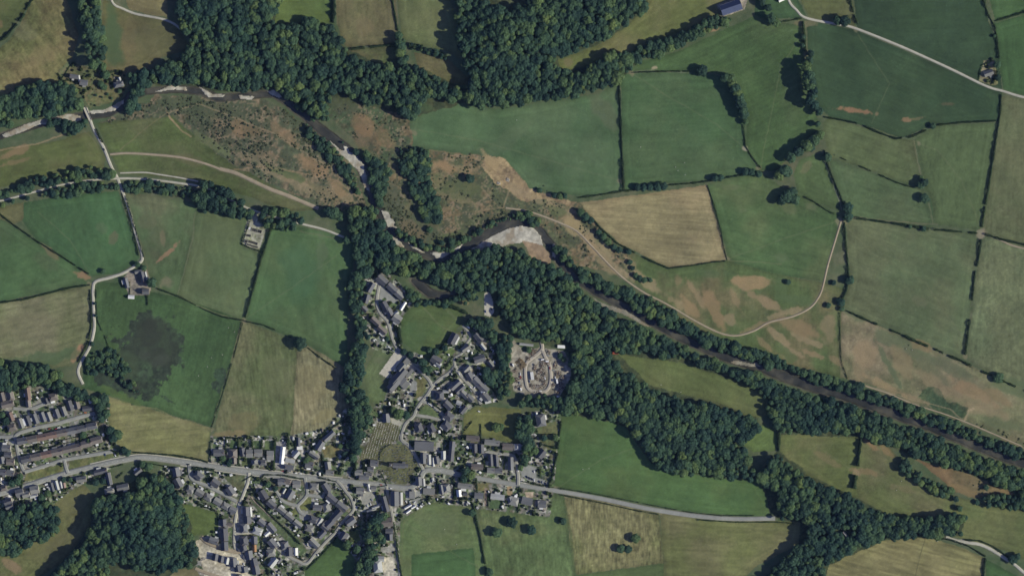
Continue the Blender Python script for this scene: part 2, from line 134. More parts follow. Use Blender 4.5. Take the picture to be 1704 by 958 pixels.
# soft tonal patches of worn grass, soil and moss that lie on the ground: (x, y, rx, ry, angle, tone, strength)
PATCH = [
 (690,378,42,22,32,(80,87,66),.8),(755,397,44,11,-16,(82,92,66),.75),(650,335,20,34,-15,(78,86,66),.7),(600,222,34,20,38,(112,94,74),.75),(570,175,24,14,20,(86,92,68),.6),(990,405,44,14,48,(154,134,104),.7),(955,372,26,11,35,(154,134,104),.7),(1035,455,30,8,38,(152,132,104),.7),
 (1052,124,6,4,74,(132,120,96),.6),(1404,370,6,4,18,(132,120,96),.6),(1528,238,6,4,76,(132,120,96),.6),(1210,431,6,4,10,(132,120,96),.6),(150,472,6,4,60,(132,120,96),.6),(351,714,6,4,27,(132,120,96),.6),(406,534,6,4,52,(132,120,96),.6),(926,812,6,4,2,(132,120,96),.6),(1422,48,6,4,54,(132,120,96),.6),(1262,280,6,4,14,(132,120,96),.6),(1032,302,6,4,24,(132,120,96),.6),(690,222,6,4,60,(132,120,96),.6),(332,342,6,4,74,(132,120,96),.6),(446,380,6,4,62,(132,120,96),.6),(1098,852,6,4,36,(132,120,96),.6),(942,826,6,4,24,(132,120,96),.6),(1606,594,6,4,82,(132,120,96),.6),(1640,820,6,4,50,(132,120,96),.6),
 (1500,574,50,13,25,(95,104,76),.7),(1585,612,42,12,25,(97,104,78),.65),(1690,642,40,16,20,(90,102,72),.75),(1665,702,44,12,15,(95,104,74),.65),(1560,585,40,8,25,(96,104,78),.6),(1425,525,24,8,20,(92,102,74),.6),(1620,640,50,8,22,(112,108,82),.5),(1545,610,50,9,40,(104,106,80),.5),
 (1082,474,36,9,36,(150,130,102),.75),(1128,506,26,8,40,(148,128,100),.7),(1050,440,26,7,55,(148,128,100),.6),(1300,522,34,6,-14,(143,123,97),.75),(1345,566,30,7,22,(143,123,97),.7),(1318,584,20,5,30,(143,123,97),.65),(1160,490,30,6,60,(142,120,94),.7),(1225,500,26,6,64,(142,120,92),.6),(1270,570,26,6,45,(140,116,90),.6),(1390,600,20,8,30,(138,114,90),.6),
 (480,300,60,9,27,(146,126,100),.6),(570,325,34,9,42,(142,122,96),.6),(430,265,40,8,14,(140,120,96),.5),(870,320,40,9,28,(152,132,104),.6),(930,345,30,8,30,(150,130,102),.5),(760,280,40,7,8,(146,122,96),.55),
 (330,182,50,20,10,(74,83,61),.75),(300,168,40,10,0,(78,88,64),.7),(500,203,40,13,40,(76,86,62),.7),(545,248,42,13,45,(74,84,60),.7),(390,190,40,14,20,(80,86,64),.6),(255,572,46,36,65,(56,62,50),.6),(195,602,44,26,20,(64,75,56),.7),(165,585,14,22,0,(66,80,58),.6),(250,560,26,20,0,(52,56,48),.6),(262,590,20,16,0,(54,58,50),.5),(250,540,14,10,0,(50,54,46),.6),
 (560,270,30,14,0,(146,122,98),.4),(540,320,40,8,30,(140,120,92),.5),(690,360,30,26,0,(82,92,66),.5),(720,300,20,12,0,(138,116,90),.5),
 (0,42,10,8,0,(130,100,76),.6),(70,90,38,22,-20,(126,108,80),.5),(40,55,22,16,30,(120,118,92),.35),(188,60,20,60,0,(70,88,60),.8),(215,70,12,50,0,(110,96,72),.3),
 (255,70,40,30,0,(106,104,74),.3),(604,40,18,20,0,(122,104,80),.4),(850,230,60,14,-35,(96,104,80),.25),(1005,185,16,40,-35,(98,102,78),.5),(1165,40,30,14,-30,(116,104,76),.4),
 (1420,184,36,5,8,(140,102,82),.9),(1507,200,9,5,0,(140,104,84),.8),(1525,198,12,3,-10,(124,100,78),.5),(1575,173,12,4,-5,(104,86,68),.5),(1190,300,30,10,0,(96,106,76),.3),
 (1250,470,34,12,3,(146,122,92),.95),(1128,468,10,18,10,(128,112,84),.7),(1145,505,26,10,60,(140,116,88),.85),(1185,505,44,11,62,(136,112,85),.85),(1280,505,40,8,30,(141,119,93),.8),
 (1215,530,16,10,60,(141,121,95),.7),(1330,545,36,12,25,(132,110,84),.8),(1295,560,30,7,40,(141,121,95),.8),(1245,585,14,5,20,(130,104,82),.7),(1355,590,18,5,20,(138,116,90),.8),(1270,540,40,6,-20,(130,110,84),.7),(1310,590,24,8,40,(86,100,64),.7),
 (1380,540,16,30,0,(138,119,93),.7),(1440,585,26,26,40,(142,121,95),.7),(1500,600,36,14,65,(141,119,93),.55),(1480,610,60,5,62,(84,98,70),.6),(1560,640,60,14,30,(141,120,95),.5),(1430,610,12,40,0,(140,120,95),.6),(1610,650,50,12,25,(142,112,88),.6),(1640,680,50,16,20,(141,121,95),.5),(1520,665,26,8,20,(140,120,95),.6),(1660,660,40,10,30,(128,108,82),.6),(1535,575,26,8,25,(138,108,82),.5),(1470,640,40,7,28,(146,120,94),.6),
 (1300,478,12,30,0,(82,100,66),.5),(1180,455,40,8,5,(80,98,66),.5),(1330,500,40,9,10,(84,100,68),.5),
 (1090,690,30,14,0,(98,106,70),.3),(1380,765,34,7,30,(120,106,78),.6),(1440,785,26,6,10,(126,104,78),.7),(1425,786,6,10,0,(140,118,92),.8),(1505,812,22,7,10,(114,102,76),.5),(1680,735,20,10,20,(124,108,82),.5),(1450,738,16,7,40,(136,106,82),.8),(1475,750,16,6,40,(134,108,80),.7),(1530,752,16,10,-20,(128,106,78),.8),(1330,690,16,10,20,(132,108,82),.8),(1325,690,30,18,0,(100,98,68),.6),(1302,717,10,4,0,(150,140,120),.6),
 (20,255,34,9,-25,(132,106,82),.8),(25,270,26,5,-15,(128,104,80),.6),(60,300,40,7,-12,(104,98,70),.4),(190,395,8,14,10,(100,92,72),.6),(170,378,12,10,0,(96,106,80),.4),(280,420,26,4,-42,(136,106,86),.9),(272,395,5,14,0,(118,104,82),.6),(245,370,20,14,0,(104,100,76),.4),(85,420,26,6,38,(122,104,80),.7),(138,458,12,6,20,(140,110,86),.9),(130,585,7,20,28,(150,112,90),.95),(75,435,30,14,20,(92,98,72),.3),(310,265,30,12,10,(110,96,74),.4),
 (278,470,16,12,0,(122,114,92),.7),(40,540,60,20,-10,(124,118,90),.3),(75,595,70,12,-5,(72,94,64),.6),(535,420,10,30,0,(92,104,78),.5),(500,450,40,60,0,(66,99,70),.4),(460,640,30,50,0,(104,106,76),.4),(400,700,34,20,0,(126,114,82),.5),(380,722,30,6,-5,(140,118,88),.6),(520,640,26,40,0,(130,120,86),.4),(540,690,26,10,-30,(132,122,86),.5),(265,600,16,10,0,(70,76,64),.5),(205,660,40,8,25,(82,100,58),.8),(240,590,10,8,0,(72,78,66),.4),(215,640,20,8,20,(62,66,56),.7),
 (255,740,70,10,0,(118,118,74),.4),(410,215,34,14,20,(128,100,78),.6),(480,230,34,12,40,(134,106,84),.6),(520,275,30,12,30,(136,106,82),.7),(560,310,30,12,50,(138,110,84),.6),(450,260,30,8,15,(132,110,88),.5),(480,290,40,7,20,(84,98,62),.7),(345,235,30,9,35,(100,108,74),.8),(372,250,12,8,30,(104,112,78),.8),(600,250,16,8,0,(80,94,62),.5),(610,210,26,16,40,(134,104,80),.7),(640,232,22,14,40,(132,104,80),.6),(700,175,30,8,20,(72,94,62),.4),
 (735,275,30,10,20,(142,112,86),.7),(760,330,40,7,15,(142,121,95),.6),(770,310,40,20,10,(90,98,66),.7),(680,380,30,14,40,(118,98,78),.6),(745,395,34,8,-20,(88,98,64),.7),(820,272,26,9,45,(156,132,100),.8),(860,300,16,8,45,(150,126,98),.7),(950,375,20,14,40,(152,132,98),.8),(985,410,24,12,50,(150,126,98),.8),(1010,440,18,10,50,(142,122,94),.7),(925,350,20,10,20,(90,100,66),.6),(1000,395,10,14,30,(86,98,66),.6),(1050,440,12,8,0,(120,112,82),.6),
 (1240,247,6,4,0,(165,152,132),.8),(1634,388,10,10,0,(150,134,116),.7),(1397,368,6,10,10,(140,128,104),.6),(1345,275,16,8,-40,(120,112,84),.5),(1350,345,14,7,30,(104,108,80),.5),(1310,345,16,10,20,(112,112,82),.4),(1220,312,18,6,0,(106,112,80),.5),(1235,350,8,6,0,(100,110,78),.5),(1530,500,14,8,20,(108,108,82),.4),(1300,430,14,10,0,(94,106,76),.5),
 (1190,50,8,3,-20,(150,116,94),.8),(1090,113,6,3,-20,(170,150,126),.8),(945,105,10,8,0,(116,106,78),.7),(1345,40,20,7,0,(116,106,80),.7),(1600,815,30,8,20,(138,112,80),.5),(1650,825,20,7,10,(126,112,78),.6),(720,870,40,26,0,(100,108,78),.35),(770,845,16,6,0,(98,106,74),.4),
 (80,905,40,20,-30,(110,106,74),.5),(20,940,18,10,30,(140,112,92),.7),(125,830,30,20,-30,(108,106,72),.5),(312,800,40,8,10,(96,104,66),.4),(772,503,14,4,5,(140,120,86),.7),(748,520,18,3,45,(102,110,80),.5),
 (690,560,20,30,0,(80,102,66),.4),(632,600,10,6,0,(100,104,80),.5),(650,670,14,4,0,(128,104,70),.6),(640,690,10,5,0,(84,100,62),.8),
]
# worn lines and mown edges: (points, width, tone, strength)
LINES = [
 ([(1240,247),(1190,205),(1110,160),(1055,124)],1.5,(118,118,88),.32),
 ([(1397,366),(1450,420),(1540,470),(1600,560)],1.5,(118,118,88),.32),
 ([(1634,384),(1600,300),(1560,250),(1526,238)],1.5,(118,118,88),.32),
 ([(1400,366),(1310,395),(1215,430)],1.5,(118,118,88),.32),
 ([(148,470),(95,520),(45,590)],1.5,(118,118,88),.32),
 ([(352,712),(400,640),(435,575),(408,537)],1.5,(118,118,88),.32),
 ([(1300,717),(1360,742),(1425,786),(1500,812)],1.5,(118,118,88),.32),
 ([(150,458),(118,400),(62,352)],1.5,(118,118,88),.32),
 ([(922,815),(1000,765),(1062,742)],1.5,(118,118,88),.32),
 ([(410,530),(480,482),(560,425)],1.5,(118,118,88),.32),
 ([(1420,46),(1480,140),(1450,205)],1.5,(118,118,88),.32),
 ([(1345,40),(1300,110),(1265,278)],1.5,(118,118,88),.32),
 ([(690,215),(800,235),(1030,300)],1.5,(118,118,88),.32),
 ([(240,115),(260,70),(292,40)],1.5,(118,118,88),.32),
 ([(672,866),(720,900),(800,945)],1.5,(118,118,88),.32),
 ([(277,188),(300,215),(318,228)],2.2,(158,128,104),.9),([(277,188),(240,215),(200,250)],1.6,(122,112,84),.6),([(277,190),(330,172),(400,200),(455,222),(520,262),(560,285)],1.6,(148,124,100),.7),([(0,250),(60,240),(112,222)],2.2,(150,126,100),.8),
 ([(390,282),(430,278),(470,282),(560,300),(600,330)],2,(142,116,92),.7),([(555,310),(548,345)],1.8,(150,124,98),.7),([(140,218),(155,230),(165,250)],1.5,(116,112,84),.6),([(380,240),(415,265),(392,280)],1.6,(90,90,66),.6),
 ([(325,352),(320,400),(296,490)],1.3,(112,112,88),.7),([(232,395),(245,440),(250,470)],1.4,(104,100,74),.6),([(300,494),(360,522),(405,534)],1.6,(120,114,86),.7),([(402,536),(388,590),(350,715)],1.5,(112,112,80),.7),([(350,712),(346,762)],1.6,(88,98,62),.7),
 ([(185,668),(230,676),(262,680),(300,700),(350,712)],1.8,(134,124,88),.5),([(560,0),(560,40)],2,(120,112,84),.5),([(660,0),(662,40)],2.6,(118,104,84),.6),([(1096,850),(1106,940),(1108,958)],1.4,(84,90,62),.7),([(937,824),(950,890),(957,958)],3,(70,88,56),.6),([(946,824),(960,890),(966,950)],1.6,(106,112,80),.4),
 ([(1540,893),(1522,958)],1.4,(88,86,60),.7),([(1640,930),(1634,958)],2,(96,98,70),.6),([(786,836),(800,905),(812,958)],2,(70,88,58),.6),([(720,830),(690,850),(672,870),(666,958)],2.4,(104,110,76),.5),([(780,905),(740,912),(690,922)],1,(110,112,82),.4),
 ([(1400,520),(1400,600),(1412,632)],1.4,(100,92,68),.7),([(1520,235),(1532,290)],1.3,(128,118,92),.6),([(1546,340),(1552,372)],1.3,(128,118,92),.6),([(1410,360),(1480,368),(1560,374)],1.8,(126,116,94),.6),([(1370,262),(1395,330),(1400,350)],1.5,(150,146,126),.6),
 ([(1380,265),(1430,280),(1530,314)],1.4,(78,88,62),.6),([(1340,290),(1390,350)],1.4,(80,90,62),.6),([(1212,434),(1260,436),(1300,440)],1.2,(130,120,92),.5),([(960,340),(1175,311)],1.6,(146,124,94),.5),([(1178,318),(1208,430)],1.6,(140,120,92),.4),([(1262,282),(1245,250)],1.4,(130,124,104),.5),
 ([(1050,121),(1085,117),(1150,122)],1.6,(134,132,110),.5),([(715,250),(760,255),(805,268),(850,312)],2,(138,112,86),.6),([(800,312),(830,345),(838,345)],1.6,(140,118,92),.7),([(840,345),(800,350),(790,355)],2,(140,116,92),.6),([(838,345),(846,320),(850,305)],2,(142,124,98),.7),([(640,300),(700,330),(740,360),(800,350)],1.6,(140,114,90),.4),
 ([(1370,478),(1398,500)],1.2,(110,108,80),.5),([(1440,640),(1520,665),(1580,680),(1605,700)],1.5,(150,130,104),.7),([(1605,700),(1612,682),(1620,680)],3,(160,140,112),.8),([(1600,700),(1640,715),(1704,745)],2.5,(144,124,98),.8),([(1560,692),(1540,668),(1470,645)],2,(142,122,96),.6),([(1420,650),(1540,690),(1600,700)],2.2,(120,108,84),.6),
 ([(1150,380),(1000,360)],1,(140,120,90),.2),([(752,560),(742,585),(718,600)],1.4,(114,110,80),.4),([(705,512),(730,540),(758,555)],1.8,(108,112,82),.6),([(868,690),(800,682)],1.4,(96,94,66),.6),
 ([(245,340),(258,402)],1.5,(92,104,78),.4),([(420,425),(408,440),(360,510)],2,(92,108,80),.35),([(596,400),(560,398),(500,385)],2,(112,108,84),.5),
]
RIVER = [(-60,240,9),(0,227,8),(45,212,9),(95,199,10),(140,193,10),(180,189,9),(206,175,10),(217,160,11),(240,152,10),(270,150,9),(300,149,9),(335,153,10),(362,163,9),(400,160,9),(436,157,9),(455,156,10),(478,169,12),(508,194,13),(538,219,15),(562,238,16),(585,256,16),(603,280,16),(616,312,15),(624,340,14),(636,362,12),(650,385,12),(672,405,13),(705,421,14),(735,431,15),(772,411,15),(812,387,15),(845,371,14),(872,371,14),(897,386,14),(918,410,13),(935,440,12),(960,465,12),(1000,490,12),(1050,516,12),(1100,545,12),(1150,570,13),(1200,591,14),(1270,612,15),(1330,636,16),(1400,656,16),(1470,681,16),(1540,706,15),(1600,731,14),(1660,756,14),(1760,790,14)]
BACKWATER = [(686,466,7),(700,476,13),(715,487,14),(732,492,12),(750,488,9),(764,484,6)]
GRAVEL = [
 ('white water in the rapids, built as pale gravel islets',[(571,242),(579,245),(585,262),(577,260)]),  # foam of the rapids, shaped as raised gravel
 ('white water in the channel beside the point bar, built as pale gravel',[(919,405),(925,408),(925,430),(919,426)]),  # channel foam, also shaped as gravel above the water
 ('white water in the lower river, built as a pale gravel patch',[(1538,697),(1547,699),(1546,707),(1539,705)]),  # riffle foam shaped as a gravel patch
 ('long pale gravel bar below the stone bridge',[(2,225),(40,208),(75,198),(115,190),(134,193),(137,199),(125,203),(98,201),(60,210),(10,230)]),
 ('crescent gravel bar beside the cottage paddock',[(149,184),(175,183),(193,173),(207,165),(206,172),(192,184),(168,190),(151,189)]),
 ('thin gravel spit under the northern wood',[(256,153),(285,142),(308,145),(312,151),(295,149),(275,151)]),
 ('small gravel spit at the bend under the trees',[(330,145),(352,156),(375,157),(370,161),(346,163)]),
 ('tiny gravel patch beside the mid-stream riffle',[(395,157),(425,160),(418,165),(398,164)]),
 ('white gravel tip where the river turns south',[(444,152),(456,150),(471,160),(464,163),(452,158)]),
 ('long white gravel bank on the inside of the rapids',[(546,232),(565,248),(588,254),(605,274),(614,302),(616,320),(607,312),(597,286),(579,266),(559,250)]),
 ('blocky white gravel bar below the rapids',[(634,350),(646,352),(653,366),(661,380),(644,378)]),
 ('small gravel patch at the wood edge',[(652,393),(664,398),(674,411),(668,412),(654,402)]),
 ('narrow gravel strip on the outer bend',[(678,401),(692,412),(708,420),(700,421),(686,413)]),
 ('forked gravel tongue at the southern bend',[(715,420),(732,421),(750,417),(771,404),(765,413),(736,430),(726,430)]),
 ('broad white point bar inside the river bend',[(784,413),(810,398),(840,382),(865,375),(888,379),(900,392),(904,408),(890,406),(870,402),(840,408),(812,414),(795,418)]),
 ('sandy brown shelf behind the white point bar',[(868,400),(890,405),(904,408),(918,428),(916,440),(902,436),(886,438),(880,420)]),
 ('thin pale bank along the straight reach',[(985,495),(1010,508),(1040,516),(1070,536),(1085,545),(1070,541),(1035,522),(1005,512)]),
 ('broken pale weir stones by the riverside wood',[(1214,601),(1226,599),(1250,605),(1262,604),(1266,610),(1248,610),(1222,605)]),
 ('straight white gravel ribbon behind the river trees',[(1326,656),(1350,664),(1372,672),(1392,679),(1386,682),(1345,667)]),
 ('short pale gravel strip near the lower river trees',[(1424,690),(1440,694),(1448,700),(1432,696)]),
]
# name, label, width, tone, points
ROADS = [
 ('road','grey two lane main road running the length of the village',9.2,'A',[(-60,838),(0,821),(40,809),(100,790),(150,777),(200,766),(240,761),(300,768),(360,777),(420,785),(500,793),(570,800),(620,805),(655,810),(682,811),(697,800),(707,783),(730,782),(770,790),(800,796)]),
 ('road','narrower grey country road leaving the village eastwards',7.2,'A',[(800,796),(860,806),(920,815),(1000,829),(1080,846),(1160,858),(1220,862.5),(1290,862)]),
 ('lane','narrow pale lane beside the shop and the big villa',5,'B',[(642,806),(649,838),(655,870),(659,900),(663,930),(668,1000)]),
 ('lane','village lane from the church up past the green to the chapel',6,'B',[(704,781),(694,762),(680,741),(668,731),(670,716),(676,703),(688,692),(693,680),(702,667),(711,656),(719,643),(731,631),(747,620),(757,609)]),
 ('lane','hedged lane climbing from the village fork to the riverside cottages',4.2,'B',[(757,609),(756,596),(768,588),(776,572),(783,560),(776,548),(770,542)]),
 ('lane','lane of bungalows running down from the village fork',6,'B',[(757,609),(763,620),(775,634),(788,648),(796,662),(800,672)]),
 ('lane','loop lane around the triangular village green',5,'B',[(702,667),(715,672),(728,682),(738,691),(733,698),(715,694),(692,690)]),
 ('lane','curving estate road leading up to the northern close',5.5,'B',[(719,643),(712,630),(696,614),(680,602),(671,590),(660,578),(653,564),(650,552),(644,534),(632,520),(627,506),(628,490),(631,474)]),
 ('lane','pale winding farm lane from the stone bridge to the western terraces',5,'C',[(143,180),(149,197),(156,216),(172,245),(184,275),(195,296),(201,312),(215,350),(226,390),(237,428),(228,440),(206,454),(182,462),(160,468),(155,480),(156,520),(157,545),(150,575),(134,604),(130,620),(138,639)]),
 ('path','old railway footpath under the trees',3.4,'C',[(-50,338),(0,334),(50,321),(105,307),(150,300),(196,297),(240,298),(300,305),(345,314),(400,341),(430,353),(470,364),(500,372),(540,382),(578,397)]),
 ('path','thin upper footpath beside the railway trees',2.2,'C',[(200,288),(240,287),(262,290),(300,296),(330,302)]),
 ('farm_track','straight pale concrete farm track across the dark fields',3.8,'C',[(1305,-45),(1312,0),(1326,18),(1336,28),(1356,34),(1390,40),(1422,47),(1500,78),(1580,114),(1640,143),(1670,152),(1704,162),(1760,170)]),
 ('farm_track','curving tan field track through the river meadow',2.8,'D',[(1400,366),(1390,400),(1378,440),(1369,478),(1362,495),(1348,512),(1320,526),(1280,536),(1255,550),(1228,558),(1205,556),(1180,546),(1150,530),(1120,512),(1100,501),(1072,487),(1040,465),(1015,442),(985,410),(960,385),(930,370),(880,352),(842,346)]),
 ('farm_track','short tan track leaving the four-way field gate',2.2,'D',[(1634,388),(1652,394),(1670,402),(1690,410),(1760,426)]),
 ('farm_track','tan track cut across the green slope below the heath',3.6,'D',[(183,257),(210,255),(250,257),(300,262),(340,272),(370,283)]),
 ('farm_track','wide worn dirt track slanting down to the railway path',6,'D',[(366,281),(392,288),(420,301),(450,315),(480,326),(530,347)]),
 ('lane','curved white lane climbing the top field',3.6,'C',[(180,-45),(186,2),(205,15),(225,23),(245,27),(270,32),(288,39),(300,48)]),
 ('lane','light grey gravel lay-by lane at the valley foot',5,'C',[(1574,893),(1592,899),(1610,902),(1630,905),(1650,914),(1672,928),(1690,940),(1740,985)]),
 ('lane','side street in front of the western corner terrace',6,'A',[(-40,726),(8,727),(24,727),(28,745),(32,762),(37,778),(42,786)]),
 ('lane','service road along the lower brown terrace',6,'A',[(40,785),(70,776),(105,765),(150,757),(192,750)]),
 ('lane','short link road between the two grass islands',6,'A',[(107,765),(109,775),(113,787)]),
 ('lane','dead-end street between bungalow row and upper terrace',6.5,'A',[(24,727),(32,720),(62,711),(99,703),(123,696),(158,687)]),
 ('lane','narrow parking court behind the western bungalows',6,'A',[(22,679),(50,680),(75,671),(88,668)]),
 ('lane','estate road descending from the main road',5.5,'C',[(414,786),(413,800),(405,822),(396,845),(391,870),(390,905),(394,914),(402,922),(410,932)]),
 ('lane','close in front of the grey bungalow row',6,'A',[(315,771),(315,785),(320,797),(347,809),(372,822),(394,834)]),
 ('lane','short spur between the new estate houses',4.5,'C',[(391,886),(412,886),(430,884)]),
 ('lane','sandy unfinished road of the new estate',7,'D',[(402,918),(385,916),(365,910),(345,902),(335,893)]),
 ('lane','ring road of the round cul-de-sac',6,'A',[(507,794),(510,808),(511,822),(503,833),(495,842),(500,852),(510,857)]),
 ('lane','inner arm of the round cul-de-sac',5.5,'A',[(495,841),(483,838),(470,832),(462,820),(455,812)]),
 ('lane','short east arm of the round cul-de-sac',5.5,'A',[(511,823),(522,824),(537,826),(540,818)]),
 ('lane','back lane curving around the estate to the lower field',5,'B',[(560,799),(567,806),(576,818),(585,830),(588,848),(574,863),(566,874),(556,887),(542,901),(526,919),(510,937),(494,932),(478,924),(464,914),(457,906)]),
 ('path','grassy gravel footpath along the old embankment',2.6,'D',[(418,826),(424,834),(437,846),(448,857),(460,866),(472,876)]),
 ('farm_track','dusty loop drive through the scrap yard',6,'F',[(900,566),(902,580),(890,592),(876,604),(874,625),(878,645),(890,651),(908,650),(916,635),(915,610),(908,595),(902,582)]),
 ('lane','gravel drive beside the octagonal surgery building',6,'B',[(862,806),(862,790),(858,765),(850,757),(826,754)]),
 ('lane','drive through the small court of terraces',5,'B',[(826,754),(810,752),(800,762),(790,765)]),
 ('farm_track','sandy service track along the estate boundary',5,'D',[(325,945),(350,955),(375,963),(420,985)]),
 ('path','pale path behind the river trees',2,'D',[(1440,642),(1480,655),(1520,672),(1570,688),(1602,700),(1640,716),(1700,742)]),
]
LOTS = [ # paved areas: label, tone, polygon
 ('long white gravel car park hidden in the riverside wood','E',[(806,487),(815,485),(820,500),(822,520),(815,527),(806,524)]),
 ('pale concrete court of the school playground','E',[(658,583),(672,595),(645,629),(631,621)]),
 ('grey parking bay in front of the school','A',[(684,629),(694,636),(692,650),(689,660),(676,654),(683,645)]),
 ('grey turning court inside the northern close','A',[(624,478),(630,470),(650,488),(663,500),(655,505),(640,495),(631,500)]),
 ('tarmac forecourt at the church junction','A',[(640,803),(662,808),(676,818),(700,817),(704,806),(700,830),(688,836),(664,812),(650,815)]),
 ('grey car park of the octagonal surgery','A',[(862,778),(880,773),(892,777),(893,794),(908,799),(908,806),(880,800),(868,790)]),
 ('grey tarmac circle at the foot of the cul-de-sac','A',[(497,848),(512,850),(516,862),(508,868),(498,862)]),
 ('pale gravel lay-by beside the hidden lane','C',[(1586,896),(1604,897),(1612,902),(1602,906),(1590,902)]),
 ('sunlit concrete pad beside the chapel house','C',[(650,694),(664,700),(670,704),(666,709),(652,704)]),
 ('grey parking court behind the cottages','B',[(600,815),(622,808),(626,825),(612,840),(602,838)]),
 ('brown tennis-court sized yard beside the hall','B',[(726,735),(733,735),(733,752),(726,752)]),
]
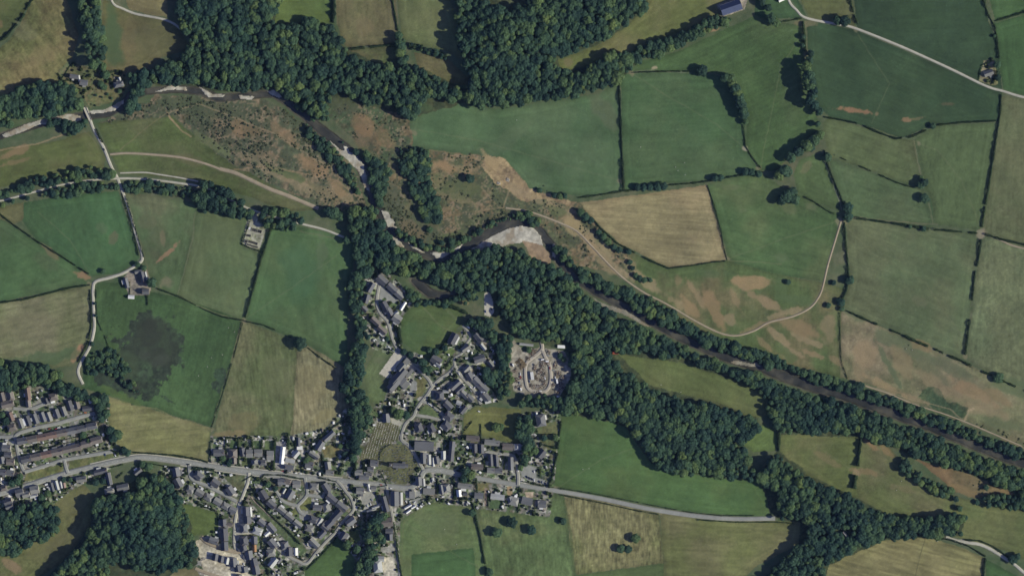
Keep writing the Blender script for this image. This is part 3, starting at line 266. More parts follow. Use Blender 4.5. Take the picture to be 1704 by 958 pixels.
# HEDGES: label, width, height, raggedness(0-1), points
HEDGES = [
 ('ragged dark hedge climbing between the two corner pastures',5,3,.5,[(57,-5),(46,12),(38,28),(25,45),(10,62),(-5,72)]),
 ('tall dark hedge at the end of the bright paddock',7,5,.1,[(555,-5),(555,20),(554,38)]),
 ('thin wandering hedge between the pale pastures',3.5,2.5,.6,[(652,-5),(655,12),(659,35),(662,52)]),
 ('bushy hedge along the top of the small paddock',4,3,.4,[(583,82),(620,78),(660,74)]),
 ('thick leafy hedge running towards the hill wood',8,5,.5,[(680,76),(700,80),(720,88),(742,95)]),
 ('straight dark clipped hedge dividing the two broad pastures',3.6,3,.05,[(1030,138),(1032,180),(1034,230),(1036,280),(1038,318)]),
 ('low hedge above the green rectangular pasture',2.5,1.6,.4,[(1050,121),(1100,119),(1150,119)]),
 ('low double hedge from the tree row to the stone gate',2.4,2,.3,[(1236,207),(1239,225),(1241,244),(1252,262),(1266,280)]),
 ('green hedge bounding the pastures above the hay field',3,2,.3,[(962,329),(1000,324),(1036,318),(1062,316)]),
 ('long low hedge along the top of the hay field',3,2,.3,[(1062,316),(1110,308),(1150,305),(1182,301),(1216,294),(1270,287)]),
 ('thin hedge between hay field and green pasture',2.2,2,.2,[(1177,308),(1188,340),(1200,385),(1204,410),(1210,433)]),
 ('thin hedge along the foot of the hay field',2.4,2,.25,[(1115,446),(1150,442),(1185,436),(1211,434)]),
 ('dark hedge slanting along the lower hay field',3,2.6,.3,[(985,362),(1000,380),(1028,405),(1060,422),(1090,437),(1115,447)]),
 ('dark straight hedge along the farm bungalow lane',3.2,3,.1,[(1413,-5),(1420,20),(1427,40)]),
 ('low hedge between the pasture corner and paddock',2.4,2,.2,[(1300,37),(1318,34),(1334,31)]),
 ('tall narrow hedge below the track junction',4,4,.2,[(1336,36),(1338,60),(1340,86)]),
 ('wavy broken hedge below the large dark pasture',3.4,2.2,.6,[(1372,195),(1395,199),(1430,206),(1460,220),(1490,231),(1515,228),(1545,215)]),
 ('thin even hedge on the far side of the lone bush',2.6,2,.2,[(1555,209),(1600,204),(1658,201)]),
 ('curving hedge beside the double field corner',3,2.4,.2,[(1634,-5),(1645,25),(1656,45),(1660,70),(1663,98)]),
 ('straight hedge between the two emerald corner fields',3,2.4,.2,[(1656,35),(1680,28),(1712,18)]),
 ('dark hedge below the small track-side bungalow',3.6,2.6,.3,[(1666,158),(1664,190),(1657,230),(1651,270)]),
 ('tall straight hedge in the faded eastern pastures',3.6,3,.3,[(1651,270),(1645,310),(1638,350),(1634,378)]),
 ('broken thorn hedge down the dry eastern pasture',3.4,2.6,.7,[(1632,398),(1628,430),(1622,455),(1617,500),(1612,540),(1606,590)]),
 ('dark hedge slanting from the four-way gate',3.4,2.4,.3,[(1638,389),(1665,398),(1710,408)]),
 ('gappy bush hedge between the faded pastures',3.6,2.6,.6,[(1425,363),(1455,367),(1490,372),(1520,377),(1545,381),(1580,384),(1626,388)]),
 ('dark upright hedge below the twin oaks',3.2,3,.1,[(1372,250),(1373,262),(1385,295),(1400,330),(1406,350)]),
 ('long dark hedge from the twin oaks to the meadow',3.4,3,.1,[(1405,370),(1407,400),(1411,440),(1412,465),(1408,485),(1400,500)]),
 ('scattered thorn line across the green wedge',2.4,1.8,.8,[(1388,258),(1420,272),(1455,287),(1490,303),(1525,314)]),
 ('scattered thorn line under the great hedge oak',2.6,1.8,.6,[(1328,322),(1355,336),(1375,350),(1395,360)]),
 ('row of dark thorn bushes along the meadow top',4,3,.7,[(1398,512),(1425,524),(1450,536),(1465,541)]),
 ('second row of thorn bushes towards the corner oak',4,3,.7,[(1483,549),(1500,556),(1525,568),(1545,576)]),
 ('third row of thorn bushes in the parched meadow',3.6,2.6,.7,[(1555,580),(1580,592),(1600,600),(1625,614),(1650,624)]),
 ('low hedge running on past the corner oak',4,2.6,.4,[(1666,632),(1690,643),(1712,652)]),
 ('thin wire-side hedge in the brown meadow',1.6,1.4,.3,[(1397,520),(1398,560),(1400,600),(1410,630)]),
 ('dark hedge trees splitting the two olive meadows',5,5,.4,[(1432,730),(1430,752),(1427,775)]),
 ('tall clipped block hedge in the olive meadow',7,5,.1,[(1424,790),(1422,802),(1421,812)]),
 ('hedge with a gap beside the sunny glade',5,4,.4,[(1297,715),(1296,735),(1296,750)]),
 ('thin dark hedge along the country road verge',1.8,1.3,.5,[(918,810),(960,816),(1000,823),(1050,833),(1100,843),(1150,852),(1200,857),(1260,857)]),
 ('thin hedge on the lower side of the country road',2,1.4,.3,[(930,822),(1000,836),(1060,849),(1096,855)]),
 ('low hedge below the bend of the country road',2,1.4,.3,[(1160,864),(1220,868),(1290,868),(1320,870)]),
 ('dark clipped hedge behind the roadside bungalows',3.6,3,.1,[(787,836),(792,860),(799,890),(806,930),(812,962)]),
 ('dark hedge along the lane to the big villa',3.4,3,.15,[(655,868),(660,900),(664,930),(670,965)]),
 ('hedge bounding the curved pasture by the gardens',4,3,.4,[(934,700),(930,730),(926,760),(920,785),(916,806)]),
 ('boundary hedge at the valley foot lane',3,2.4,.3,[(1604,897),(1630,899),(1652,908),(1672,922),(1690,934)]),
 ('dark hedge between hay field and emerald field',4,3,.2,[(1640,928),(1637,945),(1636,965)]),
 ('grassy hedge along the hay field top',3,2,.3,[(1545,893),(1580,897),(1610,907),(1640,925)]),
 ('hedge west of the emerald pasture lane',2.2,2,.2,[(203,322),(215,362),(224,395),(231,425)]),
 ('dark hedge east of the emerald pasture lane',2.2,2.2,.3,[(209,326),(220,362),(229,392),(240,428)]),
 ('long diagonal hedge between the two green pastures',2.6,2,.2,[(-5,352),(20,372),(60,400),(100,425),(148,456)]),
 ('hedge between green pasture and straw pasture',3,2.4,.2,[(150,474),(120,478),(80,488),(40,498),(-5,504)]),
 ('dark hedge beside the winding lower lane',3.2,2.6,.1,[(150,482),(152,520),(152,545),(146,572),(130,602)]),
 ('thin lane hedge opposite the straw pasture',2,1.8,.5,[(160,482),(161,520),(163,535),(175,560),(182,580)]),
 ('thin hedge from the farm down to the field corner',2.4,2,.3,[(262,480),(300,494),(340,515),(370,527),(405,533)]),
 ('dark tall hedge between pumping station and green pasture',3.6,3.4,.1,[(451,380),(444,405),(435,430),(426,465),(416,500),(408,528)]),
 ('thin hedge running to the lone field oak',2,1.8,.4,[(407,534),(440,541),(465,552),(485,562)]),
 ('thin hedge from the lone field oak to the tree belt',2.4,2,.4,[(512,578),(530,592),(550,606),(562,614)]),
 ('thin field hedge down the hay pasture',1.6,1.4,.3,[(404,536),(390,590),(372,650),(352,712)]),
 ('hedge above the main road bend',3,2,.3,[(222,752),(250,754),(290,757),(330,764),(350,770)]),
 ('dark hedge around the estate back lane',3,2.4,.3,[(588,688),(570,700),(552,712),(545,724),(538,735)]),
 ('clipped hedge wall beside the walled field',2.6,2.2,.1,[(509,948),(530,928),(550,907),(560,893)]),
 ('bushy hedge under the river path',3,2.4,.5,[(1560,700),(1600,722),(1650,742),(1700,765)]),
 ('hedge beside the pumping station compound',2.2,2,.2,[(416,368),(410,385),(402,406),(415,412),(436,419)]),
 ('thick lane hedge by the bridge',3.4,2.4,.5,[(160,215),(168,232),(175,242)]),
 ('dark hedge between playing field and lane',6,4,.3,[(667,572),(664,555),(663,545)]),
 ('leafy hedge on the playing field edge by the river cottages',5,3.4,.4,[(735,504),(752,510),(768,516),(778,522)]),
 ('village garden hedge below the chapel fork',3,2.4,.2,[(732,640),(742,632),(752,622),(758,612)]),
 ('churchyard boundary hedge along the cemetery',1.8,1.6,.3,[(632,764),(632,754),(640,743),(650,739)]),
 ('dark wall-like hedge on the western terrace edge',4,3,.3,[(176,720),(174,735),(184,748),(196,753)]),
]
# short garden hedges in the village: (x0,y0,x1,y1,width,height)
GHEDGES = [(376,727,375,748,3,2.6),(396,728,397,772,4,3.2),(420,730,420,775,4,3.4),(436,731,435,748,3,3),(457,733,455,778,4,3.4),(480,720,479,744,4,4),(492,728,492,742,3,2.4),(522,735,545,713,2.5,2),(350,735,350,768,2,2),(368,727,405,729,3,2.4),(535,755,540,785,3,2.6),(506,765,520,748,3,2.4),
 (404,800,420,790,2,1.6),(430,800,440,789,3,2.4),(440,789,470,790,2.5,2),(470,790,505,797,2.5,2),(530,794,560,801,2.5,2),(541,800,543,822,2,2),(570,820,586,846,2.5,2),(424,830,452,858,3,2.2),(452,858,480,884,3,2.2),(480,884,500,905,3,2.4),(470,905,505,932,3,2.4),(436,888,434,935,2.4,2),(446,906,438,935,2.4,2.2),(362,852,363,866,2,2),(330,838,362,850,3,2.2),(370,880,370,900,2,2),(430,930,450,952,2.4,2),(458,930,466,920,2.4,2),(500,878,488,895,2,2),(525,860,520,880,2,1.8),
 (696,706,699,720,3,2.4),(711,700,710,732,3,2.6),(717,712,719,732,2.4,2),(731,706,744,732,2.2,2),(734,648,748,664,2,2),(748,664,770,690,2,2),(712,662,734,682,2.4,2),(735,700,746,720,2,2),(756,690,770,672,2.4,2),(690,680,676,696,3,2.4),(772,668,800,674,2.4,1.8),(814,640,828,660,3,2.4),(800,705,800,738,2.6,2.4),(786,700,768,722,2,2),(760,782,780,786,3,2.4),(792,795,795,835,3,3),(812,820,812,842,2.4,2.2),(836,820,835,848,3,2.6),(864,808,862,852,2.6,2.4),(884,828,882,852,2,2),(728,795,728,822,3,3),(755,795,757,828,3,3),(802,758,808,780,2.4,2.2),(841,760,838,782,2.4,2.2),(868,800,905,808,2.4,1.6),
 (628,765,612,768,2,2),(644,808,632,782,2,2),(700,790,694,806,2.4,2),(592,760,590,795,5,5),(606,772,604,792,4,3),(612,812,640,808,2,2),(680,832,700,826,2.4,2),(700,832,720,825,2,1.6),(40,745,150,722,1.6,1.4),(40,752,150,728,1.6,1.4),(60,690,95,680,1.6,1.4),(95,676,140,665,1.8,1.6),(36,790,36,812,4,3),(20,800,34,808,3,2.6),(125,802,140,795,2.6,2),(140,800,180,785,2.6,2),(182,778,205,772,2.6,2),(195,795,205,785,2.4,2),(245,770,290,778,2.4,1.8),(318,778,360,782,4,2.4),(340,798,378,812,2,1.8),(270,786,286,802,2,1.6),
 (612,560,600,545,3,2.4),(622,500,612,512,2.4,2),(668,500,680,515,3,2.6),(660,525,668,540,3,2.6),(745,565,732,580,3,2.6),(752,595,742,610,2.4,2.2),(790,572,800,585,2.4,2),(100,135,120,105,2,1.8),(96,122,106,138,2.4,2),(165,130,190,118,2.4,2),(216,468,216,495,2,1.8),(246,490,246,508,2.6,2.4),(862,700,880,720,2,1.8),(900,722,928,722,1.6,1.4),(905,740,925,745,3,2.4),(1632,110,1652,100,2.2,2),(1652,140,1660,118,3,2.6),(1628,134,1632,112,1.6,1.4)]
# WOODS: name phrase, tree spacing, radius range, height range, polygon, exclusions handled by ground map
WOODS = [
 ('the sloping copse beside the two stone cottages',9,(4.5,7),(13,19),[(128,-40),(162,-40),(166,20),(172,60),(176,100),(168,122),(158,112),(150,95),(142,70),(134,40)]),
 ('the northern river wood',8.6,(4.2,7.5),(12,19),[(290,-40),(475,-40),(458,38),(466,44),(520,36),(550,42),(575,82),(600,102),(640,112),(690,112),(712,122),(740,138),(768,150),(772,166),(730,164),(700,166),(692,196),(676,196),(660,182),(640,176),(600,168),(565,150),(552,170),(550,200),(535,205),(512,182),(478,158),(440,146),(400,152),(340,142),(305,138),(262,142),(248,130),(256,112),(302,96),(322,82),(304,44)]),
 ('the northern hill wood',8.4,(4.2,7.2),(14,20),[(762,-40),(802,-40),(812,10),(850,20),(882,0),(1090,-40),(1070,18),(1042,38),(1008,66),(960,84),(928,95),(932,120),(962,120),(1000,100),(1045,86),(1056,92),(1056,108),(1030,132),(1018,142),(970,156),(900,165),(850,175),(800,178),(778,170),(780,140),(772,100),(762,60)]),
 ('the barnside tree belt',8,(3.6,6.2),(9,14),[(1046,88),(1100,66),(1150,50),(1190,30),(1212,26),(1216,36),(1180,52),(1140,72),(1100,90),(1060,108)]),
 ('the dark wood above the stone bridge',8.6,(4.5,7.5),(12,18),[(-40,170),(20,160),(55,140),(100,138),(132,152),(140,178),(110,186),(60,192),(20,208),(-40,232)]),
 ('the bank wood at the long gravel bar',7,(3,5),(7,11),[(68,202),(100,198),(130,205),(150,198),(152,204),(130,222),(112,224),(100,210),(75,212)]),
 ('the tree line above the northern river wood',8,(3.6,5.8),(8,13),[(662,56),(672,58),(676,90),(682,120),(672,122),(666,96)]),
 ('the leafy hedge trees beside the hill wood shadow',6.4,(2.6,3.8),(4,7),[(684,74),(702,78),(722,84),(742,92),(741,100),(720,94),(700,87),(684,82)]),
 ('the wooded bank above the white rapids',7,(3,5),(6,10),[(612,258),(636,266),(650,290),(644,318),(632,344),(640,372),(634,360),(622,320),(618,288)]),
 ('the trees around the dark backwater',7.4,(3.4,5.6),(7,12),[(672,474),(684,480),(698,494),(715,503),(740,503),(748,498),(760,492),(778,490),(792,500),(786,508),(764,502),(745,509),(720,508),(700,508),(684,506),(676,494)]),
 ('the old railway tree belt',8.8,(3.6,6),(7,12),[(-40,320),(0,318),(60,296),(110,286),(150,278),(190,282),(192,294),(150,297),(105,304),(50,316),(0,330),(-40,336)]),
 ('the lower railway tree belt',9,(3.4,5.8),(6,11),[(-40,345),(0,340),(50,326),(105,311),(150,303),(196,302),(198,314),(160,318),(112,326),(40,334),(0,345),(-40,352)]),
 ('the eastern railway scrub belt',8,(2.6,4.8),(4,8),[(204,302),(240,302),(300,309),(345,318),(372,332),(388,344),(380,360),(340,352),(320,330),(290,326),(250,322),(206,318)]),
 ('the pumping station tree clump',8.4,(4.5,7),(11,16),[(322,300),(345,304),(372,316),(400,330),(425,348),(416,366),(395,362),(360,348),(330,345),(325,330),(336,320)]),
 ('the railway trees by the pumping station',8,(4.4,6.8),(11,16),[(432,346),(450,350),(480,352),(505,358),(500,380),(480,386),(456,384),(440,372)]),
 ('the riverside wood by the white gravel bar',8.4,(4.5,7.2),(13,18),[(582,352),(610,345),(628,350),(636,370),(648,395),(664,415),(640,430),(600,440),(592,420),(596,395),(584,380)]),
 ('the riverside wood north of the close',8.2,(4,6.6),(11,17),[(600,440),(640,425),(664,416),(700,430),(725,440),(760,426),(800,418),(830,412),(866,414),(880,430),(905,440),(930,452),(955,476),(985,500),(1000,516),(985,545),(960,560),(905,570),(860,556),(838,530),(826,490),(800,484),(790,500),(772,490),(745,478),(715,466),(690,458),(660,452),(625,448),(605,462),(592,460)]),
 ('the straight reach riverside wood',8.2,(4,6.8),(11,17),[(1000,512),(1035,530),(1072,545),(1110,562),(1160,590),(1215,612),(1262,622),(1320,652),(1270,660),(1230,632),(1180,612),(1130,596),(1062,586),(1028,586),(1016,600),(990,592),(960,580),(945,565),(985,545)]),
 ('the wood wrapped around the scrap yard',8.4,(4.4,7.2),(12,18),[(952,582),(990,592),(1020,600),(1040,622),(1078,645),(1118,664),(1188,672),(1250,694),(1268,706),(1236,738),(1250,775),(1258,798),(1200,792),(1130,786),(1090,772),(1066,735),(1044,706),(1000,690),(975,684),(950,690),(936,676),(944,650),(954,620)]),
 ('the scrap yard hedge trees',8,(4,6),(9,13),[(830,560),(852,556),(846,590),(850,620),(848,655),(830,665),(832,630),(828,600)]),
 ('the trees below the scrap yard drive',8,(4,6),(9,14),[(862,660),(900,656),(936,662),(935,680),(900,676),(868,676)]),
 ('the lower riverside wood',8,(4,6.5),(10,15),[(1288,640),(1335,652),(1400,672),(1470,696),(1540,721),(1600,747),(1660,770),(1744,803),(1744,838),(1650,800),(1620,786),(1570,772),(1520,758),(1470,735),(1430,722),(1385,716),(1300,718),(1276,690),(1272,660)]),
 ('the far bank tree line',7.4,(3.6,5.8),(8,13),[(914,398),(945,425),(965,448),(1000,465),(1040,480),(1080,496),(1120,520),(1160,545),(1200,562),(1240,578),(1290,594),(1340,618),(1342,630),(1290,611),(1240,597),(1200,585),(1150,561),(1100,536),(1050,508),(1005,486),(965,459),(940,434),(920,408)]),
 ('the lower far bank tree line',7.4,(3.4,5.6),(7,12),[(1342,614),(1400,632),(1450,650),(1500,668),(1560,690),(1620,715),(1744,768),(1744,784),(1660,750),(1600,725),(1540,701),(1470,675),(1400,651),(1345,634)]),
 ('the village tree belt',8,(4,6.5),(12,17),[(590,385),(604,400),(604,440),(606,470),(602,500),(604,530),(612,560),(604,600),(602,640),(612,665),(622,690),(606,720),(598,765),(586,762),(588,710),(584,680),(572,650),(570,620),(580,600),(590,560),(586,510),(578,480),(594,440)]),
 ('the south-western hill wood',8.2,(4.2,7),(13,19),[(248,790),(266,786),(280,800),(296,826),(314,862),(318,890),(324,912),(322,940),(292,944),(270,950),(232,950),(214,930),(190,938),(180,958),(180,998),(60,998),(108,934),(140,902),(156,870),(158,835),(182,826),(230,822),(236,800)]),
 ('the small wood behind the lower terraces',8,(3.6,6.2),(9,14),[(-40,858),(12,846),(50,834),(88,838),(100,858),(94,886),(60,902),(24,920),(-40,936)]),
 ('the copse above the western bungalows',8,(4,6.4),(10,15),[(-40,602),(30,602),(62,604),(98,616),(106,640),(130,645),(152,656),(166,668),(150,668),(120,658),(96,646),(60,638),(20,648),(-40,652)]),
 ('the corner copse beside the western terrace',8,(4,6.2),(9,13),[(162,655),(184,668),(182,692),(168,700),(160,684)]),
 ('the south-eastern wood',8.4,(4.4,7.2),(13,19),[(1264,792),(1292,750),(1306,768),(1350,796),(1372,812),(1395,824),(1426,830),(1434,840),(1460,850),(1500,862),(1560,858),(1590,850),(1602,862),(1598,888),(1545,890),(1480,894),(1432,904),(1390,930),(1372,940),(1364,998),(1236,998),(1300,930),(1330,906),(1345,880),(1332,862),(1300,864),(1296,840),(1282,812)]),
 ('the little belt of trees above the lay-by',7,(3,5),(6,10),[(1494,768),(1508,766),(1530,788),(1552,800),(1582,812),(1586,826),(1560,824),(1535,808),(1505,786)]),
 ('the end wood on the river meadow',7.6,(3.4,5.4),(7,11),[(1634,826),(1660,820),(1744,826),(1744,852),(1680,846),(1640,840)]),
 ('the heath grove on the inner bank',7.4,(3.4,5.8),(7,12),[(604,250),(625,262),(650,280),(640,310),(628,345),(618,320),(616,290)]),
 ('the bramble grove by the earth pit',7.2,(3.2,5.6),(6,11),[(666,246),(712,246),(720,268),(712,292),(720,315),(736,345),(736,372),(716,372),(700,347),(686,318),(670,292),(660,270)]),
 ('the long row of villa trees',8,(4,6.6),(12,17),[(606,880),(626,850),(642,858),(640,900),(628,932),(612,958),(600,998),(588,998),(596,940),(612,905)]),
 ('the walled garden trees',8,(4,6.5),(11,16),[(864,690),(884,694),(888,725),(892,745),(885,765),(868,762),(862,730)]),
 ('the riverside cottage wood',8.4,(4.2,7),(11,16),[(212,122),(232,116),(250,130),(240,155),(225,172),(212,182),(214,165),(220,148)]),
 ('the sallow scrub in the rush marsh',6,(2.2,3.8),(4,7),[(140,602),(165,584),(188,582),(210,600),(218,620),(200,628),(180,622),(165,620),(145,626)]),
 ('the alder clump at the marsh edge',6.4,(2.6,4),(5,8),[(190,625),(222,632),(232,650),(225,660),(206,640)]),
 ('the chapel lane trees',7.4,(3.6,6),(9,14),[(690,594),(704,602),(720,612),(715,625),(702,618),(690,606)]),
 ('the river cottage lane trees',7.4,(3.8,6),(10,15),[(772,530),(800,530),(826,545),(828,590),(820,570),(800,552),(778,545)]),
 ('the bushy trees behind the bungalow lane',7.6,(4,6.2),(9,13),[(800,615),(822,608),(832,625),(824,645),(812,640)]),
 ('the heath edge thicket beside the rapids',6.4,(2.6,4.4),(4,8),[(508,205),(540,232),(566,258),(590,290),(602,322),(594,320),(570,290),(540,258),(512,228)]),
 ('the bank thicket below the rapids',6.6,(2.8,4.6),(5,9),[(655,380),(680,392),(712,408),(742,412),(790,386),(840,360),(880,352),(905,372),(890,374),(850,364),(800,388),(745,420),(700,412),(664,398)]),
 ('the dark thicket along the northern bank',6.6,(2.6,4.6),(5,9),[(480,160),(520,196),(556,228),(590,248),(612,278),(606,280),(586,258),(548,232),(510,200)]),
]
# stand-alone trees: phrase, [(x,y,r,h)...]
TREES = [
 ('round dark tree standing in the pasture below the roadside bungalows',[(827,885,8.5,10),(852,868,8.5,10),(884,881,7.5,9)]),
 ('small dark tree on the thin hedge west of the tussocky pasture',[(937,866,6,7)]),
 ('dark tree in the middle of the tussocky straw pasture',[(1057,895,7,8),(1033,912,6.5,8),(1045,913,6,8)]),
 ('dark tree on the clipped hedge behind the bungalows',[(786,853,6,8),(814,951,7,8)]),
 ('large lone oak where two thin hedges meet in the hay pasture',[(500,571,10.5,12)]),
 ('dark hedge oak on the low hedge above the rectangular pasture',[(1168,118,9,11)]),
 ('tall hedgerow tree in the row edging the rectangular green pasture',[(1206,130,8,15),(1216,132,7.5,15),(1218,141,8,15),(1226,155,8,16),(1231,170,8,15),(1236,184,7.5,14),(1222,148,8.5,16),(1229,162,8.5,16),(1233,176,8,15),(1237,191,7.5,13),(1240,203,4.5,8)]),
 ('tall tree in the great hedgerow below the farm junction',[(1336,62,4,7),(1335,76,4,7),(1348,90,6,10),(1340,112,8,20),(1344,128,9,22),(1346,145,8.5,21),(1349,160,8,19),(1354,175,8,18),(1362,186,6.5,13),(1345,102,7,14),(1343,120,7.5,18),(1348,137,8,20),(1341,137,7,19),(1352,152,7.5,20),(1346,168,7.5,19)]),
 ('broad tree overhanging the straight farm track',[(1404,36,8.5,15),(1393,35,7,14)]),
 ('dark tree at the corner of the paddock by the barn',[(1278,14,6,10),(1282,32,8,14),(1290,38,7,13),(1268,6,6,10)]),
 ('dark tree in the clump below the great hedgerow',[(1360,207,5,9),(1364,225,7,11),(1354,234,8.5,13),(1342,243,9,14),(1328,252,9,14),(1315,262,8.5,14),(1350,246,7,11)]),
 ('broad tree by the stone gate and triangular pasture',[(1306,285,11,14),(1296,292,8,13)]),
 ('broad tree at the head of the green hay-side pasture',[(1310,327,10,13),(1322,333,8.5,12),(1300,333,8,12),(1318,319,7,10)]),
 ('round hedge oak astride the dark upright hedge',[(1376,262,7.5,9),(1411,345,8,9),(1411,361,7.5,9),(1414,466,7.5,9)]),
 ('small round bush tree in the green river meadow',[(1311,469,5,5),(1387,470,4.5,5),(1378,508,5,5)]),
 ('dark tree at the end of the scattered thorn line',[(1537,304,7,9),(1531,308,6,8),(1538,330,7.5,8),(1533,296,4,6)]),
 ('small tree in the gappy bush hedge between pastures',[(1537,381,5,6),(1514,377,4,5)]),
 ('lone round bush tree on the wavy hedge',[(1552,210,5.5,7)]),
 ('dark tree on the long low hedge above the hay field',[(1190,297,6,8),(1198,296,5.5,8),(1240,286,5.5,8),(1250,287,5.5,8),(1262,289,6,8),(1061,312,5.5,8),(1070,313,6,9),(1081,312,6,9),(1094,312,6.5,9),(1104,310,6,9)]),
 ('small dark tree at the top of the bare earth slope',[(898,317,4.5,5),(922,325,4.5,6),(932,327,5,6),(940,326,4.5,6)]),
 ('dark round tree on the brown heath slope',[(782,297,7,9)]),
 ('dark bushy tree at the corner of the hay field',[(966,354,7,9),(974,361,7.5,9),(982,367,7,8)]),
 ('dark bushy tree in the row along the slanting hay field hedge',[(996,386,5.5,7),(1004,394,6.5,8),(1012,402,6.5,8),(1021,411,6,8),(1030,416,6,7),(1046,419,5,6)]),
 ('small thorn tree in the curving scrub line by the meadow track',[(1048,436,4,4),(1053,446,4,4),(1058,458,4.5,5),(1064,462,4.5,5),(1072,466,4.5,5),(1082,466,4,4)]),
 ('round dark oak at the end of the thorn row',[(1661,628,8,8)]),
 ('dark tree at the hedge corner of the brown meadow',[(1400,503,6,7),(1396,500,4.5,5),(1401,514,4.5,5)]),
 ('dark garden tree of the small track-side bungalow',[(1659,108,6,8),(1660,130,5,7),(1655,60,3,4)]),
 ('great tree beside the old railway path above the green pasture',[(556,355,9,13),(547,352,8,12),(566,360,7,10)]),
 ('small tree at the end of the railway path',[(577,399,6,9)]),
 ('tall sycamore beside the farmhouse yard',[(253,471,8.5,13)]),
 ('small tree in the farm lane garden',[(229,440,4.5,6),(172,451,4.5,5),(240,446,4.5,5)]),
 ('tree leaning over the cottage with machinery',[(200,152,4,4),(172,112,7,12),(176,125,7,11),(168,140,5,7),(173,145,5,6)]),
 ('orchard tree in the cottage paddock',[(160,159,2.4,3),(170,162,2,3),(179,157,2.6,3),(186,164,2.6,3)]),
 ('bright green willow at the bend above the gravel crescent',[(222,168,7.5,11),(238,138,8,13),(246,140,7,12),(216,185,7,10),(230,178,7,9)]),
 ('dark round tree on the river lane corner below the bridge',[(128,213,8,10),(118,216,6,8),(85,205,7,8),(100,204,6,8)]),
 ('dark tree beside the roundabout field at the road bend',[(196,722,7.5,11),(188,728,8,12),(184,716,7,10),(212,752,6,9),(206,748,6,9)]),
 ('dark yew in the middle of the dry paddock',[(826,711,7,9),(834,710,5.5,7)]),
 ('tree shading the country road by the surgery court',[(775,783,7,10),(783,790,7,10),(772,796,6,9)]),
 ('garden tree beside the surgery drive',[(866,778,5,7),(874,772,4,6),(905,728,5,7),(925,728,5,7)]),
 ('dark tree beside the chapel house above the cemetery',[(664,688,8,12),(676,690,6,9),(655,682,6,9)]),
 ('bright yellow-green tree behind the bungalow lane',[(822,626,8,10),(816,634,7,10)]),
 ('yellowing tree in the villa lane gardens',[(612,892,7,8),(605,884,6,7)]),
 ('tall tree behind the walled field',[(578,905,7,14),(594,912,7,15)]),
 ('small lime green bush tree on the school corner',[(644,564,4,4)]),
 ('dark tree on the playing field edge by the lane',[(725,585,6,8),(715,582,5,7),(740,579,5,7),(672,585,5,7),(683,590,5,7)]),
 ('dark tree in the main road garden',[(371,762,5,6),(381,771,5,5),(385,766,4.5,5),(566,742,4,5),(574,755,5,7),(582,740,6,9)]),
 ('dark shrub tree on the estate corner',[(510,766,5,7),(498,760,4,5),(484,810,3.4,4),(458,812,4.5,6),(446,805,5,6)]),
 ('dark leafy tree in the western terrace gardens',[(10,700,6,9),(4,690,5,8),(139,723,5.5,7),(148,735,5,7),(30,800,6,8),(20,803,6,8),(34,792,5,7)]),
 ('dark tree between the roadside cottages and the hill wood',[(248,776,7,9),(238,772,5.5,8),(160,802,6,8),(172,800,5,7),(80,820,5,7),(70,828,6,8),(118,798,4,5),(106,797,4,5)]),
 ('small conifer on the scrap yard bank',[(932,592,4.5,6),(938,598,4,6),(880,582,4.5,6)]),
 ('small bush tree along the winding lower lane',[(158,505,3,4),(160,525,3,4),(154,572,4.5,5)]),
 ('small river bank tree on the outer bend of the gravel reach',[(752,401,5.5,6),(772,398,5.5,7),(780,397,4,5),(735,404,5,6),(715,382,5,6)]),
 ('dark tree at the mouth of the lay-by lane',[(1684,930,7,9),(1692,925,6,9),(1596,845,5,7),(1590,830,5,7),(1605,861,4.5,6)]),
 ('dark bush tree on the reddish paddock edge',[(1640,810,5,6),(1650,802,5,6),(1625,835,4.5,5)]),
 ('dark tree at the hidden cottage clearing',[(1396,900,5,8),(1412,905,6,9)]),
]
